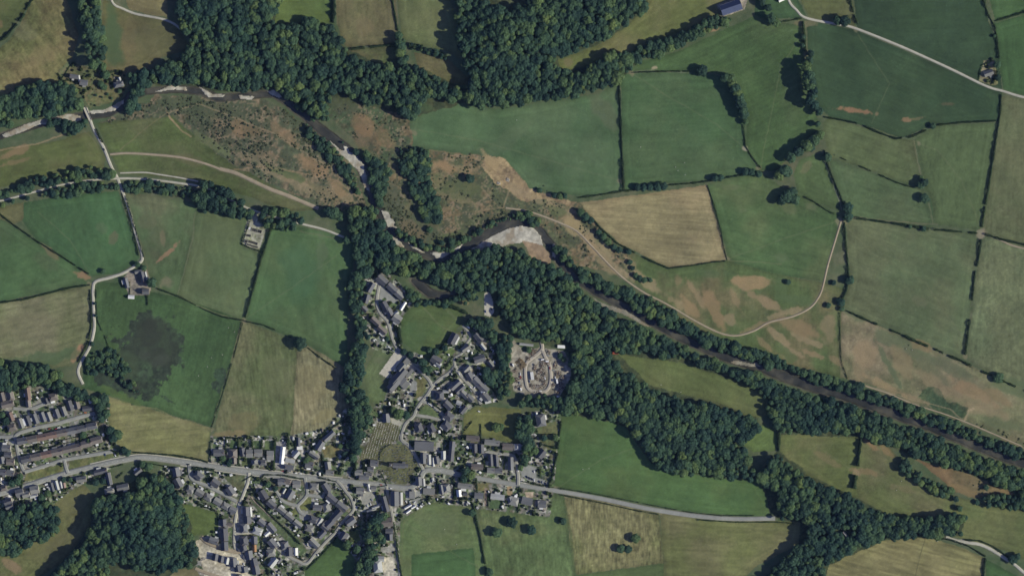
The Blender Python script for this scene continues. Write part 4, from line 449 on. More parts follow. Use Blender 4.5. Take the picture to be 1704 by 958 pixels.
# HOUSES: (row phrase, start-of-row phrase, [(x,y,length,width,ridge angle clockwise,type+roof tone,eaves)...])
# roof tones: s slate  d dark slate  g grey  p pale grey  b brown  r red brown  w white sheet  o orange  ; types: G gable H hip F flat
HOUSES = [
 ('the upper brown terrace','the side street',[(37.5,733,15.6,10.5,-12,'Gd',5.2),(54,730,16,10.5,-12,'Gb',5.2),(71,727,16,10.5,-12,'Gr',5.2),(87,723.5,16,10.5,-12,'Gr',5.2),(103.5,720,16,10.5,-12,'Gb',5.2),(120,716.5,16,10.5,-12,'Gs',5.2),(136,713,15.6,10.5,-12,'Gs',5.2),(153,708.5,17,10.5,-12,'Gd',5.2)]),
 ('the lower brown terrace','the side street',[(44,763,16,10.5,-13,'Gd',5.2),(61,759.5,16.4,10.5,-13,'Gb',5.2),(78,755.5,16.4,10.5,-13,'Gr',5.2),(95,751.5,16.4,10.5,-13,'Gb',5.2),(111.5,747.5,16,10.5,-13,'Gb',5.2),(127.5,743.5,16,10.5,-13,'Gb',5.2),(144,738,16,10.5,-14,'Gb',5.2),(161,732,18,11,-15,'Gb',5.2)]),
 ('the dead-end bungalow row','the side street',[(35,704,16,9,70,'Gg',2.7),(47,700,16,9,70,'Gd',2.7),(59,696.5,16,9,70,'Gs',2.7),(72,693.5,16,9,70,'Gs',2.7),(82,693,15,8,70,'Gg',2.7),(95,688,15,9,70,'Gs',2.7),(106.5,684,15,9,70,'Gg',2.7),(116.5,674.5,16,10,72,'Gd',2.7),(128.5,673,14,9,75,'Gb',2.7),(147,679,18,9,-8,'Gd',2.7)]),
 ('the parking court houses','the western edge',[(4,660,14,9,75,'Gb',4.8),(18,657,18,10,75,'Hb',4.8),(13,672,20,11,-15,'Gb',4.8),(47,655,20,9,82,'Gr',4.8),(48,671,12,8,82,'Gb',4.8),(89,660,14,12,-15,'Hb',4.8),(78,667,9,7,70,'Gd',2.6),(18.5,693,14,9,70,'Gr',4.8),(20,711,14,12,-15,'Hb',4.8)]),
 ('the side street cottages','the upper end',[(11,745,14,10,0,'Gs',5),(14,756,12,9,0,'Gd',5),(18,768,13,10,0,'Gb',5),(4,765,11,9,80,'Gs',5),(5,785,12,9,0,'Gd',5),(18,786,12,9,10,'Gs',5)]),
 ('the lower roadside cottages','the western edge',[(6,812,12,8,-15,'Hb',4),(33,819,13,11,-15,'Gs',5.4),(44,822,12,10,-15,'Gg',5.4),(58,814,14,12,-12,'Gg',5.4),(57,824,13,7,-12,'Gp',3.6),(14,834,13,9,-20,'Gd',5),(16,842,12,8,-20,'Gs',5),(87,810,14,6,75,'Gd',3),(95,807,15,6,75,'Gp',3),(102,806,11,5,78,'Gp',2.6),(107,807,8,5.5,80,'Gr',2.6),(136,797,16,9,-10,'Gg',4.8),(168,784,21,8,-14,'Gd',4.8),(182,796,20,8,78,'Gd',4.8),(183,816,16,9,-10,'Hg',5),(205,810,19,10,-12,'Gs',5),(230,784,13,8,-40,'Gs',4.8)]),
 ('the grey bungalow close','the close entrance',[(293.5,785,14,12,80,'Gs',4.8),(297,803,16,12,62,'Gs',4.8),(317,814,12,11,30,'Hg',3),(332.5,819,13,11,30,'Gg',3),(347,827,13,11,30,'Hg',3),(362.5,834,13,11,30,'Gg',3),(376,841.5,13,11,30,'Hg',3),(388,848,12,10,25,'Gs',3),(331,791,14,12,40,'Hs',4.8),(359,803,14,12,38,'Gs',4.8),(384,816,14,12,55,'Gs',4.8)]),
 ('the north roadside row','the field corner',[(364.5,753,17,11,0,'Gs',4.8),(388.5,754,14,13,88,'Hb',4.8),(390,766,10,8,88,'Gb',3.6),(404,752,13,9,80,'Gd',4.8),(415.5,754,11,13,0,'Gg',4.8),(430,753,13,12,0,'Gg',4.8),(424,768,9,11,80,'Hg',4),(438,769,11,9,0,'Hs',4),(450,757,11,15,0,'Gg',4.8),(470,757,27,8,-84,'Gw',4),(483,766,15,7,12,'Gp',3.4),(482,777,14,8,8,'Gs',4.8),(493,755,13,9,-50,'Gp',4.8),(497,735,14,6,88,'Gd',3),(499,744.5,9,6,0,'Fw',3),(515,773,13,10,5,'Gs',4.8),(523,757,18,7,34,'Gg',3.6),(533,741,16,11,-58,'Gs',5),(548,725,21,9,-42,'Gs',4.4),(546,774,12,10,82,'Gg',4.8),(549,786,13,8,5,'Gg',4.8)]),
 ('the round cul-de-sac','its western entrance',[(469,801,12,9,0,'Gs',4.8),(479,801,12,9,10,'Hb',4.8),(494,805,13,11,0,'Gg',4.8),(523,809,14,11,4,'Hg',4.8),(543,811,15,11,58,'Gs',4.8),(548,822,10,8,58,'Gd',3),(483,822,16,12,-60,'Gs',4.8),(473,816,9,4,-60,'Gp',2.4),(438.5,823,16,13,58,'Gd',4.8),(452,838,15,11,42,'Gs',4.8),(469,848.5,15,9,38,'Gg',3.2),(482,859.5,15,9,38,'Gg',3.2),(496,871,15,9,38,'Gg',3.2),(528.5,844,14,9,4,'Gs',4.8),(543.5,844,13,12,70,'Hg',3.4),(552,829,18,11,40,'Gd',4.8),(569,842,19,11,40,'Gs',4.8),(560,857,21,11,-46,'Gd',4.8),(549,870,15,11,-46,'Gd',4.8),(532,867,13,7,-56,'Gp',3),(541,877,13,9,40,'Gs',4.8),(522,864,14,11,20,'Hd',4.8),(515,878,14,11,15,'Hg',4.8),(536,888,14,9,-46,'Gd',4.8)]),
 ('the back lane cottages','the main road end',[(597,786,12,10,0,'Gg',5),(606,793,16,9,4,'Gs',5),(600,816,13,10,0,'Gg',4.6),(614,811,12,5,75,'Gp',3),(584,867,16,11,-36,'Gs',5),(572,891,14,12,-58,'Gd',5),(523,903,18,10,44,'Gg',4.8),(622,812,9,7,0,'Gg',3)]),
 ('the new rendered estate','the estate road top',[(410,850,14,11,88,'Gd',5),(417,851,15,5,85,'Gp',3),(412,864,12,12,88,'Gd',5),(406,878,15,12,80,'Hs',5),(372,869,11,10,86,'Gd',5),(380,872,14,6,5,'Gb',3),(373,889,20,13,86,'Gd',5.2),(374,908,14,12,88,'Gd',5.2),(356,899,15,10,20,'Gs',5),(406,899,15,13,80,'Hd',5),(406,911,13,10,80,'Hd',5),(423.5,898,12,10,88,'Gd',5),(424,911.5,11,6,88,'Go',3),(415,923,14,12,80,'Gs',5),(359,926,11,10,-80,'Gd',5.2),(369,929,11,10,-80,'Gd',5.2),(378,932,11,7,-80,'Gp',5.2),(389,935,14,12,84,'Gs',5),(396.5,945,10,12,80,'Gd',5),(407,947,9,12,80,'Gs',5),(423,935,13,12,78,'Gd',5),(426,947.5,14,12,80,'Gs',5),(399,962,12,10,80,'Gs',5)]),  # pale narrow second entry stands in for the first house's sunlit east slope
 ('the embankment houses','its upper end',[(436,869,13,10,40,'Gs',5),(429,883,15,12,20,'Hp',4),(452,877.5,17,10,50,'Gs',5),(445,887,10,6,-40,'Gw',3),(454,903.5,15,12,50,'Gs',5),(463,905,8,7,50,'Gp',3),(474,907,13,13,80,'Hs',5),(451,919,14,12,-10,'Hg',5),(481.5,917,14,11,88,'Gd',5),(492,917,12,8,88,'Gw',3),(455,935,17,10,-50,'Gp',5),(465,932,9,6,-50,'Gd',3)]),
 ('the villa lane','the main road',[(641,838,25,9,75,'Gd',5.4),(657,829,23,13,89,'Gs',6),(667,829,20,7,89,'Gp',3.2),(686,823,9,12,0,'Fg',3.4),(644.5,868,18,14,-8,'Gb',6),(648,883,12,9,0,'Gd',3.4),(649,893,10,9,88,'Gd',5),(679,842,13,4,-30,'Gw',2.4),(688,843,8,3.4,-30,'Gw',2.4),(680,850,9,3.4,-35,'Gw',2.4),(625,843,12,4,-18,'Gp',2.4),(618,848,15,4,-18,'Gp',2.4)]),
 ('the church corner houses','the churchyard wall',[(623,770,13,10,5,'Gs',5),(617,780,10,8,0,'Gs',4),(614,790,10,8,0,'Gg',4),(697,800,14,10,86,'Gs',5),(705,802,12,5,86,'Gp',3),(714,817,19,10,4,'Fg',3),(735,814,15,6,80,'Gs',4.4),(743,812,13,12,80,'Hg',4.4),(774,808,23,9,6,'Gg',4.8),(764,820,11,8,84,'Gw',3.4),(774,821,7,6,0,'Gd',3)]),
 ('the roadside bungalow row','the clipped hedge',[(797,824,14,10,5,'Gs',3),(828,826,22,9,7,'Gp',3),(855,833,15,14,15,'Hg',3.4),(849,830,8,9,70,'Gs',3.4),(877,833,17,12,14,'Gs',3.4),(902,838,13,12,3,'Gs',3.4),(895,836,7,10,85,'Gd',3)]),
 ('the terraced court','the long stepped terrace',[(752.5,742,16,9,-85,'Gd',5.2),(751,758,17,9,-85,'Gd',5.2),(787,729,21,9,5,'Gb',4.8),(819,736,24,9,6,'Gg',4.8),(845,743,17,11,4,'Gb',4.8),(861,743,10,12,88,'Hp',4),(790,745.5,14,9,88,'Gd',4.8),(801,746.5,14,9,88,'Gd',4.8),(817,765,19,7,86,'Gd',4.8),(826,766,18,7,86,'Gd',4.8),(850,771,21,9,88,'Gs',4.8),(794,776,19,9,4,'Gb',4.8),(817,782,12,9,4,'Gg',4.8),(830,783,12,8,4,'Gs',4.8),(901,754,14,12,-50,'Gd',5)]),
 ('the church lane houses','the cemetery gate',[(643,695,14,12,86,'Gs',5),(704.5,762,17,9,88,'Gs',6),(714,764,16,7,88,'Gp',3.4),(721,768,14,5,88,'Gp',3),(727,765,12,8,80,'Gs',4),(738,757,14,8,88,'Gp',3.4),(697,711,14,12,70,'Hd',5),(718,712,15,11,60,'Hd',5),(743,708,15,13,50,'Hd',5),(747,692,15,13,40,'Hd',5)]),
 ('the fork and green cottages','the village green',[(732,658,14,13,88,'Hd',5),(742,651,10,5,0,'Gp',3),(746,674,15,11,45,'Gs',5),(758,640,19,9,-42,'Gs',5),(766,647,17,9,-42,'Gs',5),(750,645,10,8,-42,'Gg',4),(773,656,15,9,46,'Gg',5),(782,662,13,9,46,'Gs',5),(771,681,14,9,-50,'Gd',4.6),(764,670,9,7,20,'Gp',3)]),
 ('the bungalow lane below the fork','the village fork',[(777,613,13,8,-45,'Gg',3.4),(782,626,13,11,60,'Gs',3.6),(794,635,15,12,45,'Gs',3.6),(798,638,9,7,45,'Gw',3),(805,646,15,12,42,'Gs',3.6),(805,652,9,6,-10,'Gw',3),(808,660,16,12,50,'Gs',3.6),(812,667,10,7,-15,'Gp',3)]),
 ('the riverside cottages','the caravan corner',[(754.5,563,18,13,-62,'Gd',5),(760,566,13,6,-62,'Gp',3),(726,599,17,13,34,'Gd',5),(730,606,9,8,34,'Gp',3.4),(775,579,14,9,-35,'Gg',4),(797,561,16,12,50,'Gs',5),(804,577,12,6,52,'Gp',3),(798,597,18,11,-18,'Gs',5),(817,605,12,8,52,'Gg',4)]),
 ('the northern close','its upper end',[(636,466,18,12,42,'Gs',5),(652,479,17,11,43,'Gs',5),(665,490.5,15,11,43,'Gg',5),(641,510,17,11,62,'Gd',5),(648,519,14,10,62,'Gs',5),(671,509,15,5,-58,'Gw',3),(661,530,14,13,36,'Gg',5),(659,521,9,6,-35,'Gp',3),(617,478,16,10,-60,'Gd',5),(610,497,15,9,-75,'Gd',5),(607,514,10,8,40,'Gs',4),(625,535,17,9,43,'Gb',5),(636,549,17,9,43,'Gb',5)]),
 ('the stone lane farm','the farm gate',[(211,471,16,7,76,'Gs',4),(238,461,17,7,76,'Gd',5),(244,461,17,4,76,'Gp',3.4),(243,485,11,9,0,'Gs',5),(231,452,12,6,-10,'Gg',3.4),(219,494,10,6,3,'Gw',2.6)]),
 ('the stone bridge cottages','the bridge side',[(124,128,14,7,8,'Gs',5),(132,131,10,4,80,'Gp',3.4),(140,138,13,9,6,'Gs',5),(198,141,16,9,-12,'Hs',5),(199,132,6,5,70,'Gp',3)]),
]
LONE = [ # lone buildings: label, category, (x,y,L,W,ang,code,eaves)
 ('large navy roofed barn standing alone above the olive strip','barn',(1216,13,33,18,-19,'Gn',6)),
 ('small grey bungalow in a triangular plot beside the farm track','bungalow',(1645,122,15,9,-20,'Gg',3)),
 ('pale tin shed at the head of the farm track','shed',(1300,0,10,6,-25,'Gw',3)),
 ('wide flat roofed grey hall behind the churchyard','hall',(706,742,31,15,2,'Fs',5)),
 ('tall slate house in its own grounds by the scrap yard','house',(900,699,19,15,80,'Hs',6)),
 ('large white villa with a hipped pale roof on the lane',"villa",(629,941,20,14,84,'Hp',6)),
 ('gabled wing standing against the north side of the white villa','house wing',(634,929,11,9,0,'Gp',5)),
 ('small white pavilion roof beside the tall slate house','garden house',(893,690,8,4,80,'Gw',3)),
 ('red roofed field shelter at the tip of the long meadow','shelter',(1024,586,9,6,0,'Gq',2.6)),
 ('white roofed site cabin on the scrap yard edge','cabin',(934,576.5,12,5,3,'Fw',2.8)),
 ('white roofed lorry container in the middle of the scrap yard','container',(885.5,625,13,5,82,'Fw',3.4)),
 ('hidden grey cottage in a clearing of the south-eastern wood','cottage',(1405,889,11,7,50,'Gs',4)),
 ('low green roofed store beside the scrap yard drive','store',(876,573,22,4,6,'Gp',2.6)),
]
CARS = [(915,612,80,'red','scrapped beside the yard drive upper bend'),(921,616,10,'silver','scrapped in the eastern scrap line'),(924,628,75,'white','scrapped, second in the eastern scrap line'),(919,632,85,'blue','scrapped, third in the eastern scrap line'),(922,648,20,'black','scrapped in the lower eastern yard corner'),(866,622,85,'white','scrapped on the western yard fence'),(866,627,85,'red','scrapped, second on the western yard fence'),(865,637,85,'silver','scrapped, third on the western yard fence'),(889,607,60,'black','scrapped at the top of the yard island'),(907,629,80,'white','scrapped in the middle of the yard island'),(881,634,75,'blue','scrapped below the white container'),(899,650,5,'white','scrapped at the foot of the yard island'),(912,591,30,'silver','by the scrap yard entrance'), # x,y,angle,colour,place phrase
 (450,782,8,'black','driving along the main road past the white roofed building'),(470,783,8,'red','parked half on the main road kerb'),(479,784.5,8,'black','parked behind the red one on the main road'),(492,786.5,8,'white','parked on the main road by the cul-de-sac mouth'),(500,787.5,8,'white','last in the main road kerb line'),(411,777,6,'white','turning out at the estate road junction'),
 (313,772,0,'black','waiting at the grey bungalow close entrance'),(323,804,26,'white','parked at the top of the grey bungalow close'),(333,809,26,'white','parked halfway along the grey bungalow close'),(350,790,60,'white','on a drive between the close houses'),(347,804,30,'white','beside the middle house of the close'),
 (634,806,6,'red','stopped at the church junction'),(650.5,812,6,'white','pulled up on the junction forecourt'),(695,807,30,'white','on the forecourt nearest the church corner'),(700,812,-30,'white','parked at an angle on the forecourt'),(676,834,60,'white','behind the village shop'),(682,835,70,'silver','second behind the village shop'),(690,835,-30,'white','at the end behind the village shop'),
 (175,756,80,'blue','on the turning head beyond the lower terrace'),(192,757,70,'white','at the end of the service road'),(50,771,-15,'white','in front of the lower terrace end house'),(79,770,-15,'white','in the service road mid-terrace'),(71,766,-15,'silver','beside the white one mid-terrace'),(102,759,60,'black','opposite the link road'),(117,755,75,'black','on the first terrace forecourt bay'),(125,753,75,'black','on the second terrace forecourt bay'),(133,752,75,'black','on the third terrace forecourt bay'),(146,753,-12,'white','parked along the service road kerb'),(158,750,-12,'black','near the end of the service road'),(41,787,80,'black','beside the grass island tip'),
 (39,727,80,'white','at the corner of the side street'),(58,726,70,'red','in the upper terrace front yard'),(82,713,-10,'red','on the dead-end street kerb'),(93,713,-10,'red','second on the dead-end street kerb'),(97,711,-10,'white','beside the red ones in the dead-end street'),(57,709,-15,'blue','on a bungalow drive'),(67,699,80,'white','between two bungalows of the row'),(90,690,75,'white','beside the fifth bungalow'),(106,692,20,'silver','outside the garden of the bungalow row'),(124,711,-10,'white','halfway along the upper terrace fronts'),(134,687,0,'silver','beside the blue tarpaulin yard'),(142,686,10,'orange','in the yard at the dead end'),(166,695,75,'silver','by the eastern terrace hedge'),
 (684,635,60,'black','in the first school parking bay'),(686,632,60,'black','in the second school parking bay'),(682,638,60,'white','in the third school parking bay'),(681,648,60,'black','by the school wing'),(678.5,652,30,'white','behind the school wing'),(690.5,651,10,'black','by the school drive grass'),
 (647,577,36,'white','first of the grass verge line by the school field'),(650.5,580,36,'white','second of the grass verge line by the school field'),(654,583,36,'silver','third of the grass verge line by the school field'),
 (714,671,36,'white','first along the village green'),(717.5,674,36,'white','second along the village green'),(721,677,36,'black','third along the village green'),(726,682,36,'silver','fourth along the village green'),(730,685,40,'black','last along the village green'),
 (764,621,60,'white','parked just below the village fork'),(771,639,40,'white','outside the fork cottages'),(783,644,44,'white','halfway down the bungalow lane'),(790,644,-50,'white','on a bungalow drive in the lane'),(784,650,44,'silver','further down the bungalow lane'),(793,656,44,'black','near the foot of the bungalow lane'),
 (877,793,75,'black','first in the surgery row'),(881,795,75,'black','second in the surgery row'),(885,796.5,75,'black','third in the surgery row'),(889,798,75,'white','pale fourth in the surgery row'),(898,801,75,'black','fifth in the surgery row'),(903,802,75,'silver','sixth in the surgery row'),(908,804,75,'black','last in the surgery row'),(862,782,80,'white','at the surgery drive mouth'),(889,784,80,'white','under the surgery wall'),
 (423,892,20,'white','on the new estate spur'),(444,888,-25,'white','at the end of the new estate spur'),(418,801.5,84,'white','at the estate road top'),(417,809,84,'black','second down the estate road'),(417,815,80,'black','third down the estate road'),(424,806,80,'silver','beside the estate road hedge'),(444,812,20,'white','in the round cul-de-sac inner arm'),(467,834,50,'white','on a round cul-de-sac front garden'),(494,828,30,'white','beside the slate house in the cul-de-sac'),(499,814,20,'white','by the cul-de-sac entrance'),(527,830,10,'white','in the cul-de-sac east arm'),(573,829,-50,'white','beside the back lane'),(560,810,30,'white','first of a pair near the back lane mouth'),(564,812,30,'silver','second of a pair near the back lane mouth'),(555,858,-46,'white','on the back lane drive'),
 (617,838,70,'white','in the grey cottage court'),(612,841,60,'white','second in the grey cottage court'),(619,831,60,'silver','third in the grey cottage court'),(606,817,20,'white','behind the back lane cottages'),
 (615,525,-20,'white','at the foot of the northern close'),(661,543,-50,'white','parked by the close bend'),(655,541,-50,'black','tucked in by the close bend'),(645,507,20,'silver','in the northern close turning court'),
 (809,506,80,'silver','in the wooded car park, upper end'),(818,514,80,'black','in the wooded car park, lower end'),(808,518,80,'blue','in the wooded car park by the trees'),
 (173,249,62,'black','on the farm lane below the bridge'),(760,571,-60,'red','beside the riverside cottage wall'),(797,684,20,'white','behind the dry paddock hedge'),
 (397,938,80,'white','outside the last new estate house'),(406,938,70,'white','by the new estate turning'),(862,826,10,'silver','on the roadside bungalow drive'),(833,764,80,'white','between the terraced court rows'),(832,755,0,'silver','at the terraced court entrance'),
]
VANS = [(778.5,543.5,36,'long white caravan beside the riverside cottages'),(910.5,601,3,'white van parked at the scrap yard tree edge'),(903,598,-12,'white van among the scrap at the yard corner'),(854,607,70,'small white van on the western bank of the scrap yard'),(930,660,15,'long pale caravan below the scrap yard'),(867,647,78,'white van in the western scrap line'),(927,634,80,'white lorry body in the eastern scrap line')]
SCRAP = [(926,622,6,9,5,'rusty pile halfway along the eastern fence'),(934,646,7,7,30,'pile of panels in the lower eastern corner'),(935,628,6,8,10,'pile of frames under the eastern wood edge'),(921,640,5,8,80,'narrow pile between drive and eastern corner'),(912,604,5,7,70,'pile beside the drive at the upper bend'),(858,634,4,9,85,'third scrap line behind the western fence'),(858,616,5,6,40,'small pile by the western gate'),(897,618,7,8,0,'pale pile just above the island middle'),(893,652,12,4,0,'long low pile below the drive'),(912,585,7,5,20,'heap of rusty sheets by the yard entrance'),(879,596,6,6,10,'small brown heap beside the log stack'),(905,640,6,7,30,'pile of mixed metal at the island foot'),(867,605,10,14,-40,'big stack of logs and dismantled frames on the yard corner'),(887,586,9,10,20,'loose heap of scrap metal near the yard entrance'),(902,607,7,14,0,'tall scrap pile at the top of the yard island'),(890,612,5,9,10,'small scrap pile beside the island tip'),(905,622,7,10,0,'dark scrap pile in the island middle'),(893,628,5,8,0,'scrap pile beside the white container'),(903,632,9,6,0,'rusty scrap pile across the island'),(885,642,8,6,20,'scrap pile at the lower island edge'),(898,643,10,6,0,'wide scrap pile at the foot of the island'),(863,630,4,12,80,'narrow scrap line on the western fence'),(863,643,4,10,80,'second scrap line on the western fence'),(925,606,6,10,20,'brown heap on the eastern yard edge'),(930,622,7,8,10,'scrap pile beneath the eastern trees'),(932,640,9,10,0,'mixed scrap pile in the eastern corner'),(928,652,8,5,0,'low scrap pile beside the pale caravan'),(931,588,6,6,30,'small heap near the site cabin'),(830,305,5,3,20,'pile of rubble in the earth pit'),(845,299,5,4,20,'larger rubble mound in the earth pit'),(191,129,4,3,0,'red farm machinery heap behind the cottage'),(337,930,4,8,70,'stack of building blocks on the raw estate ground')]
SHEEP=[(1508,580),(1518,582),(1124,278),(1139,271),(1128,284),(1140,291),(1066,245),(860,200),(1100,640),(1133,652),(1500,800),(1492,815),(1470,700),(740,880),(760,905),(1560,900),(1655,920),(1400,880),(970,780),(980,779),(1060,705),(370,590),(330,625),(345,610),(352,595),(380,545),(390,552)]
import bpy, math, random
import numpy as np
from mathutils import Euler
random.seed(7); RNG = np.random.default_rng(7)
C = bpy.context.scene.collection
R = math.radians
SUN_EL, SUN_AZ = 28.0, -11.0          # height of the sun; its bearing seen on the map, anticlockwise from east
EXPO, SUN_E, SKY_E = 0.38, 4.2, 0.052

def Wx(x): return x - 852.0
def Wy(y): return 479.0 - y
def lin(c):
    c = np.asarray(c, float) / 255.0
    return np.where(c <= .04045, c / 12.92, ((c + .055) / 1.055) ** 2.4)
def lin4(c): return tuple(float(v) for v in lin(c)) + (1.0,)
def sstep(a, b, x):
    t = np.clip((x - a) / (b - a), 0, 1); return t * t * (3 - 2 * t)

# ------------------------------------------------------------------ noise
def vnoise(x, y, s, seed):
    g = np.random.default_rng(seed).random((257, 257)).astype(np.float32); g[256] = g[0]; g[:, 256] = g[:, 0]
    u = x / s + 1000.37; v = y / s + 1000.71
    i = np.floor(u).astype(int); j = np.floor(v).astype(int)
    fu = u - i; fv = v - j
    fu = fu * fu * (3 - 2 * fu); fv = fv * fv * (3 - 2 * fv)
    i %= 256; j %= 256
    return (g[j, i] * (1 - fu) + g[j, i + 1] * fu) * (1 - fv) + (g[j + 1, i] * (1 - fu) + g[j + 1, i + 1] * fu) * fv
def fbm(x, y, s, seed, o=4):
    t = 0; a = .5; n = 0
    for k in range(o):
        t = t + a * vnoise(x, y, s / 2 ** k, seed + 31 * k); n += a; a *= .55
    return t / n

# ------------------------------------------------------------------ the ground grid (colour, name, height per vertex)
STEP = 4 / 3
gx = np.arange(-40, 1744.01, STEP); gy = np.arange(-40, 998.01, STEP)
NX, NY = len(gx), len(gy)
PX, PY = np.meshgrid(gx, gy)
PX = PX.astype(np.float64); PY = PY.astype(np.float64)
def inside(poly, x, y):
    r = np.zeros(x.shape, bool); n = len(poly)
    for k in range(n):
        x0, y0 = poly[k]; x1, y1 = poly[(k + 1) % n]
        if y0 == y1: continue
        c = ((y0 > y) != (y1 > y)) & (x < (x1 - x0) * (y - y0) / (y1 - y0) + x0)
        r ^= c
    return r
def box(pts, pad):
    xs = [p[0] for p in pts]; ys = [p[1] for p in pts]
    i0 = max(0, int((min(xs) - pad + 40) / STEP)); i1 = min(NX, int((max(xs) + pad + 40) / STEP) + 2)
    j0 = max(0, int((min(ys) - pad + 40) / STEP)); j1 = min(NY, int((max(ys) + pad + 40) / STEP) + 2)
    return slice(j0, max(j0, j1)), slice(i0, max(i0, i1))
def pdist(pts, x, y):
    d = np.full(x.shape, 1e9)
    for (x0, y0, *_), (x1, y1, *_) in zip(pts[:-1], pts[1:]):
        dx, dy = x1 - x0, y1 - y0
        t = np.clip(((x - x0) * dx + (y - y0) * dy) / (dx * dx + dy * dy + 1e-9), 0, 1)
        d = np.minimum(d, np.hypot(x - x0 - t * dx, y - y0 - t * dy))
    return d
WN1 = fbm(PX, PY, 14, 11) - .5; WN2 = fbm(PX, PY, 14, 57) - .5
G30 = fbm(PX, PY, 34, 101); G8 = fbm(PX, PY, 9, 202); G3 = vnoise(PX, PY, 3.1, 303); G16 = vnoise(PX, PY, 1.7, 404)
G90 = fbm(PX, PY, 110, 505)

COL = np.zeros((NY, NX, 3)); LAB = np.zeros((NY, NX), np.int32)
LABELS = [('ground', 'rough green ground of verges and field margins', 'ground')]
base = np.array([84, 94, 68.])
COL[:] = base + (G8[..., None] - .5) * np.array([34, 24, 24]) + (G30[..., None] - .5) * np.array([30, 8, 16])
def add_label(n, l, c):
    LABELS.append((n, l, c)); return len(LABELS) - 1
def mixc(a, b, t): return a * (1 - t[..., None]) + np.asarray(b, float) * t[..., None]

def soil(c):
    c = np.array(c, float); d = c[0] - c[1]
    if d > 0: c[1] += .22 * d; c[2] += 1
    return c
for k, (lab, poly, c1, c2, mx, streak, grain) in enumerate(FIELDS):
    if streak is None:
        (ax, ay), (bx_, by_) = max(zip(poly, poly[1:]), key=lambda e: math.dist(*e)); streak = (math.degrees(math.atan2(by_ - ay, bx_ - ax)), 34, 2.4, .05)
    s = box(poly, 4); x, y = PX[s], PY[s]
    m = inside(poly, x + WN1[s] * 3.2, y + WN2[s] * 3.2)
    c1 = np.array(c1, float); c2 = np.array(c2 if c2 else c1 * 1.06, float)
    for c in (c1, c2):
        k2 = max(0, (c[1] - c[0] - 22)) * .5; c += np.array([k2, -.3 * k2, -.3 * k2])
        c[:] = soil(c); c += np.array([2.0, 1.0, -4.5]) if c[1] > c[0] else 0
    n = fbm(x + 777 * k, y, 60, 900 + k, 5)
    t = sstep(.5 - .2, .5 + .2, n + (mx - .5) * .55) if mx else n * .4
    col = mixc(np.broadcast_to(c1, x.shape + (3,)), c2, t * .75)
    v = (G8[s] - .5) * grain * 2.6 + (G3[s] - .5) * grain * 1.5 + (G16[s] - .5) * grain * 1.3 + (G90[s] - .5) * .22 + (G30[s] - .5) * .20
    if streak:
        a, L, w, st = streak; ca, sa = math.cos(R(a)), math.sin(R(a))
        u = x * ca + y * sa; q = -x * sa + y * ca
        v = v + (vnoise(u / L * 1.4, q / w, 1.15, 1500 + k) - .5) * st * 1.7 + (vnoise(u / L * 1.2, q / w * .45, 1.2, 1600 + k) - .5) * st * 1.0
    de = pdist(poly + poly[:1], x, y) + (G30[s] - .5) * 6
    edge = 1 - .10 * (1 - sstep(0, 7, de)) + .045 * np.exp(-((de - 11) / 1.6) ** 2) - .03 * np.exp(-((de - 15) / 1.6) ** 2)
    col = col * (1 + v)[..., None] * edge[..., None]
    # tiny pale tufts and droppings
    tf = (vnoise(x, y, 2.2, 2100) > .94) & (fbm(x, y, 50, 2200) > .52)
    col[tf] = col[tf] * 1.13
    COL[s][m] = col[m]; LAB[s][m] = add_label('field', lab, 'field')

PALG = np.array([(86, 102, 68), (72, 90, 62), (98, 110, 76), (64, 78, 58), (140, 138, 130), (118, 118, 113), (164, 160, 149), (192, 188, 178), (100, 92, 78), (114, 108, 92), (80, 98, 62), (90, 104, 66), (74, 78, 66), (130, 126, 117)], float)
def cells(x, y, s, seed):
    """garden plots: rectangular beds, lawns and patios in staggered rows"""
    rg = np.random.default_rng(seed); N = 512
    cid = rg.integers(0, len(PALG), (N, N)); sh = rg.random(N); st = rg.uniform(.7, 1.6, N)
    v = (y + 300) / s; j = np.floor(v).astype(int) % N
    u = (x + 300) / (s * st[j]) + sh[j] * 7; i = np.floor(u).astype(int) % N
    return PALG[cid[j, i]]
for k, (nm, lab, poly, c1, c2, mx, ns, wob) in enumerate(GROUND):
    s = box(poly, 8); x, y = PX[s], PY[s]
    m = inside(poly, x + WN1[s] * max(1.5, wob * 3.5), y + WN2[s] * max(1.5, wob * 3.5))
    if nm == 'village_ground':
        xr, yr = x * .96 + y * .26, y * .96 - x * .26
        xr, yr = xr + WN1[s] * 4, yr + WN2[s] * 4
        col = .6 * cells(xr, yr, 7.5, 61) + .4 * cells(yr, xr, 3.6, 62)
        col = col * (1 + (G8[s] - .5) * .5 + (G3[s] - .5) * .3)[..., None]
    else:
        c1 = soil(c1); c2 = soil(c2 if c2 else c1 * 1.06); ns = max(ns, 3)
        n = .6 * fbm(x, y, ns * 2.2, 3000 + k, 4) + .4 * fbm(x, y, ns * .6, 3100 + k, 3)
        t = sstep(.5 - .1, .5 + .1, n + (mx - .5) * .35)
        col = mixc(np.broadcast_to(c1, x.shape + (3,)), c2, t)
        col = col * (1 + (G8[s] - .5) * .4 + (G3[s] - .5) * .25 + (G16[s] - .5) * .15)[..., None]
        if nm == 'heathland':          # low olive bilberry and dead bracken between the bushes
            w = sstep(.5, .62, vnoise(x, y, 3.6, 3300) * .5 + fbm(x, y, 12, 3310) * .5) * .75
            col = mixc(col, np.array([74, 80, 62.]), w)
            w = sstep(.56, .7, vnoise(x + 50, y, 2.6, 3320) * .45 + fbm(x, y, 16, 3330) * .55) * .6
            col = mixc(col, np.array([146, 128, 104.]), w)
    COL[s][m] = col[m]; LAB[s][m] = add_label(nm, lab, nm.replace('_', ' '))
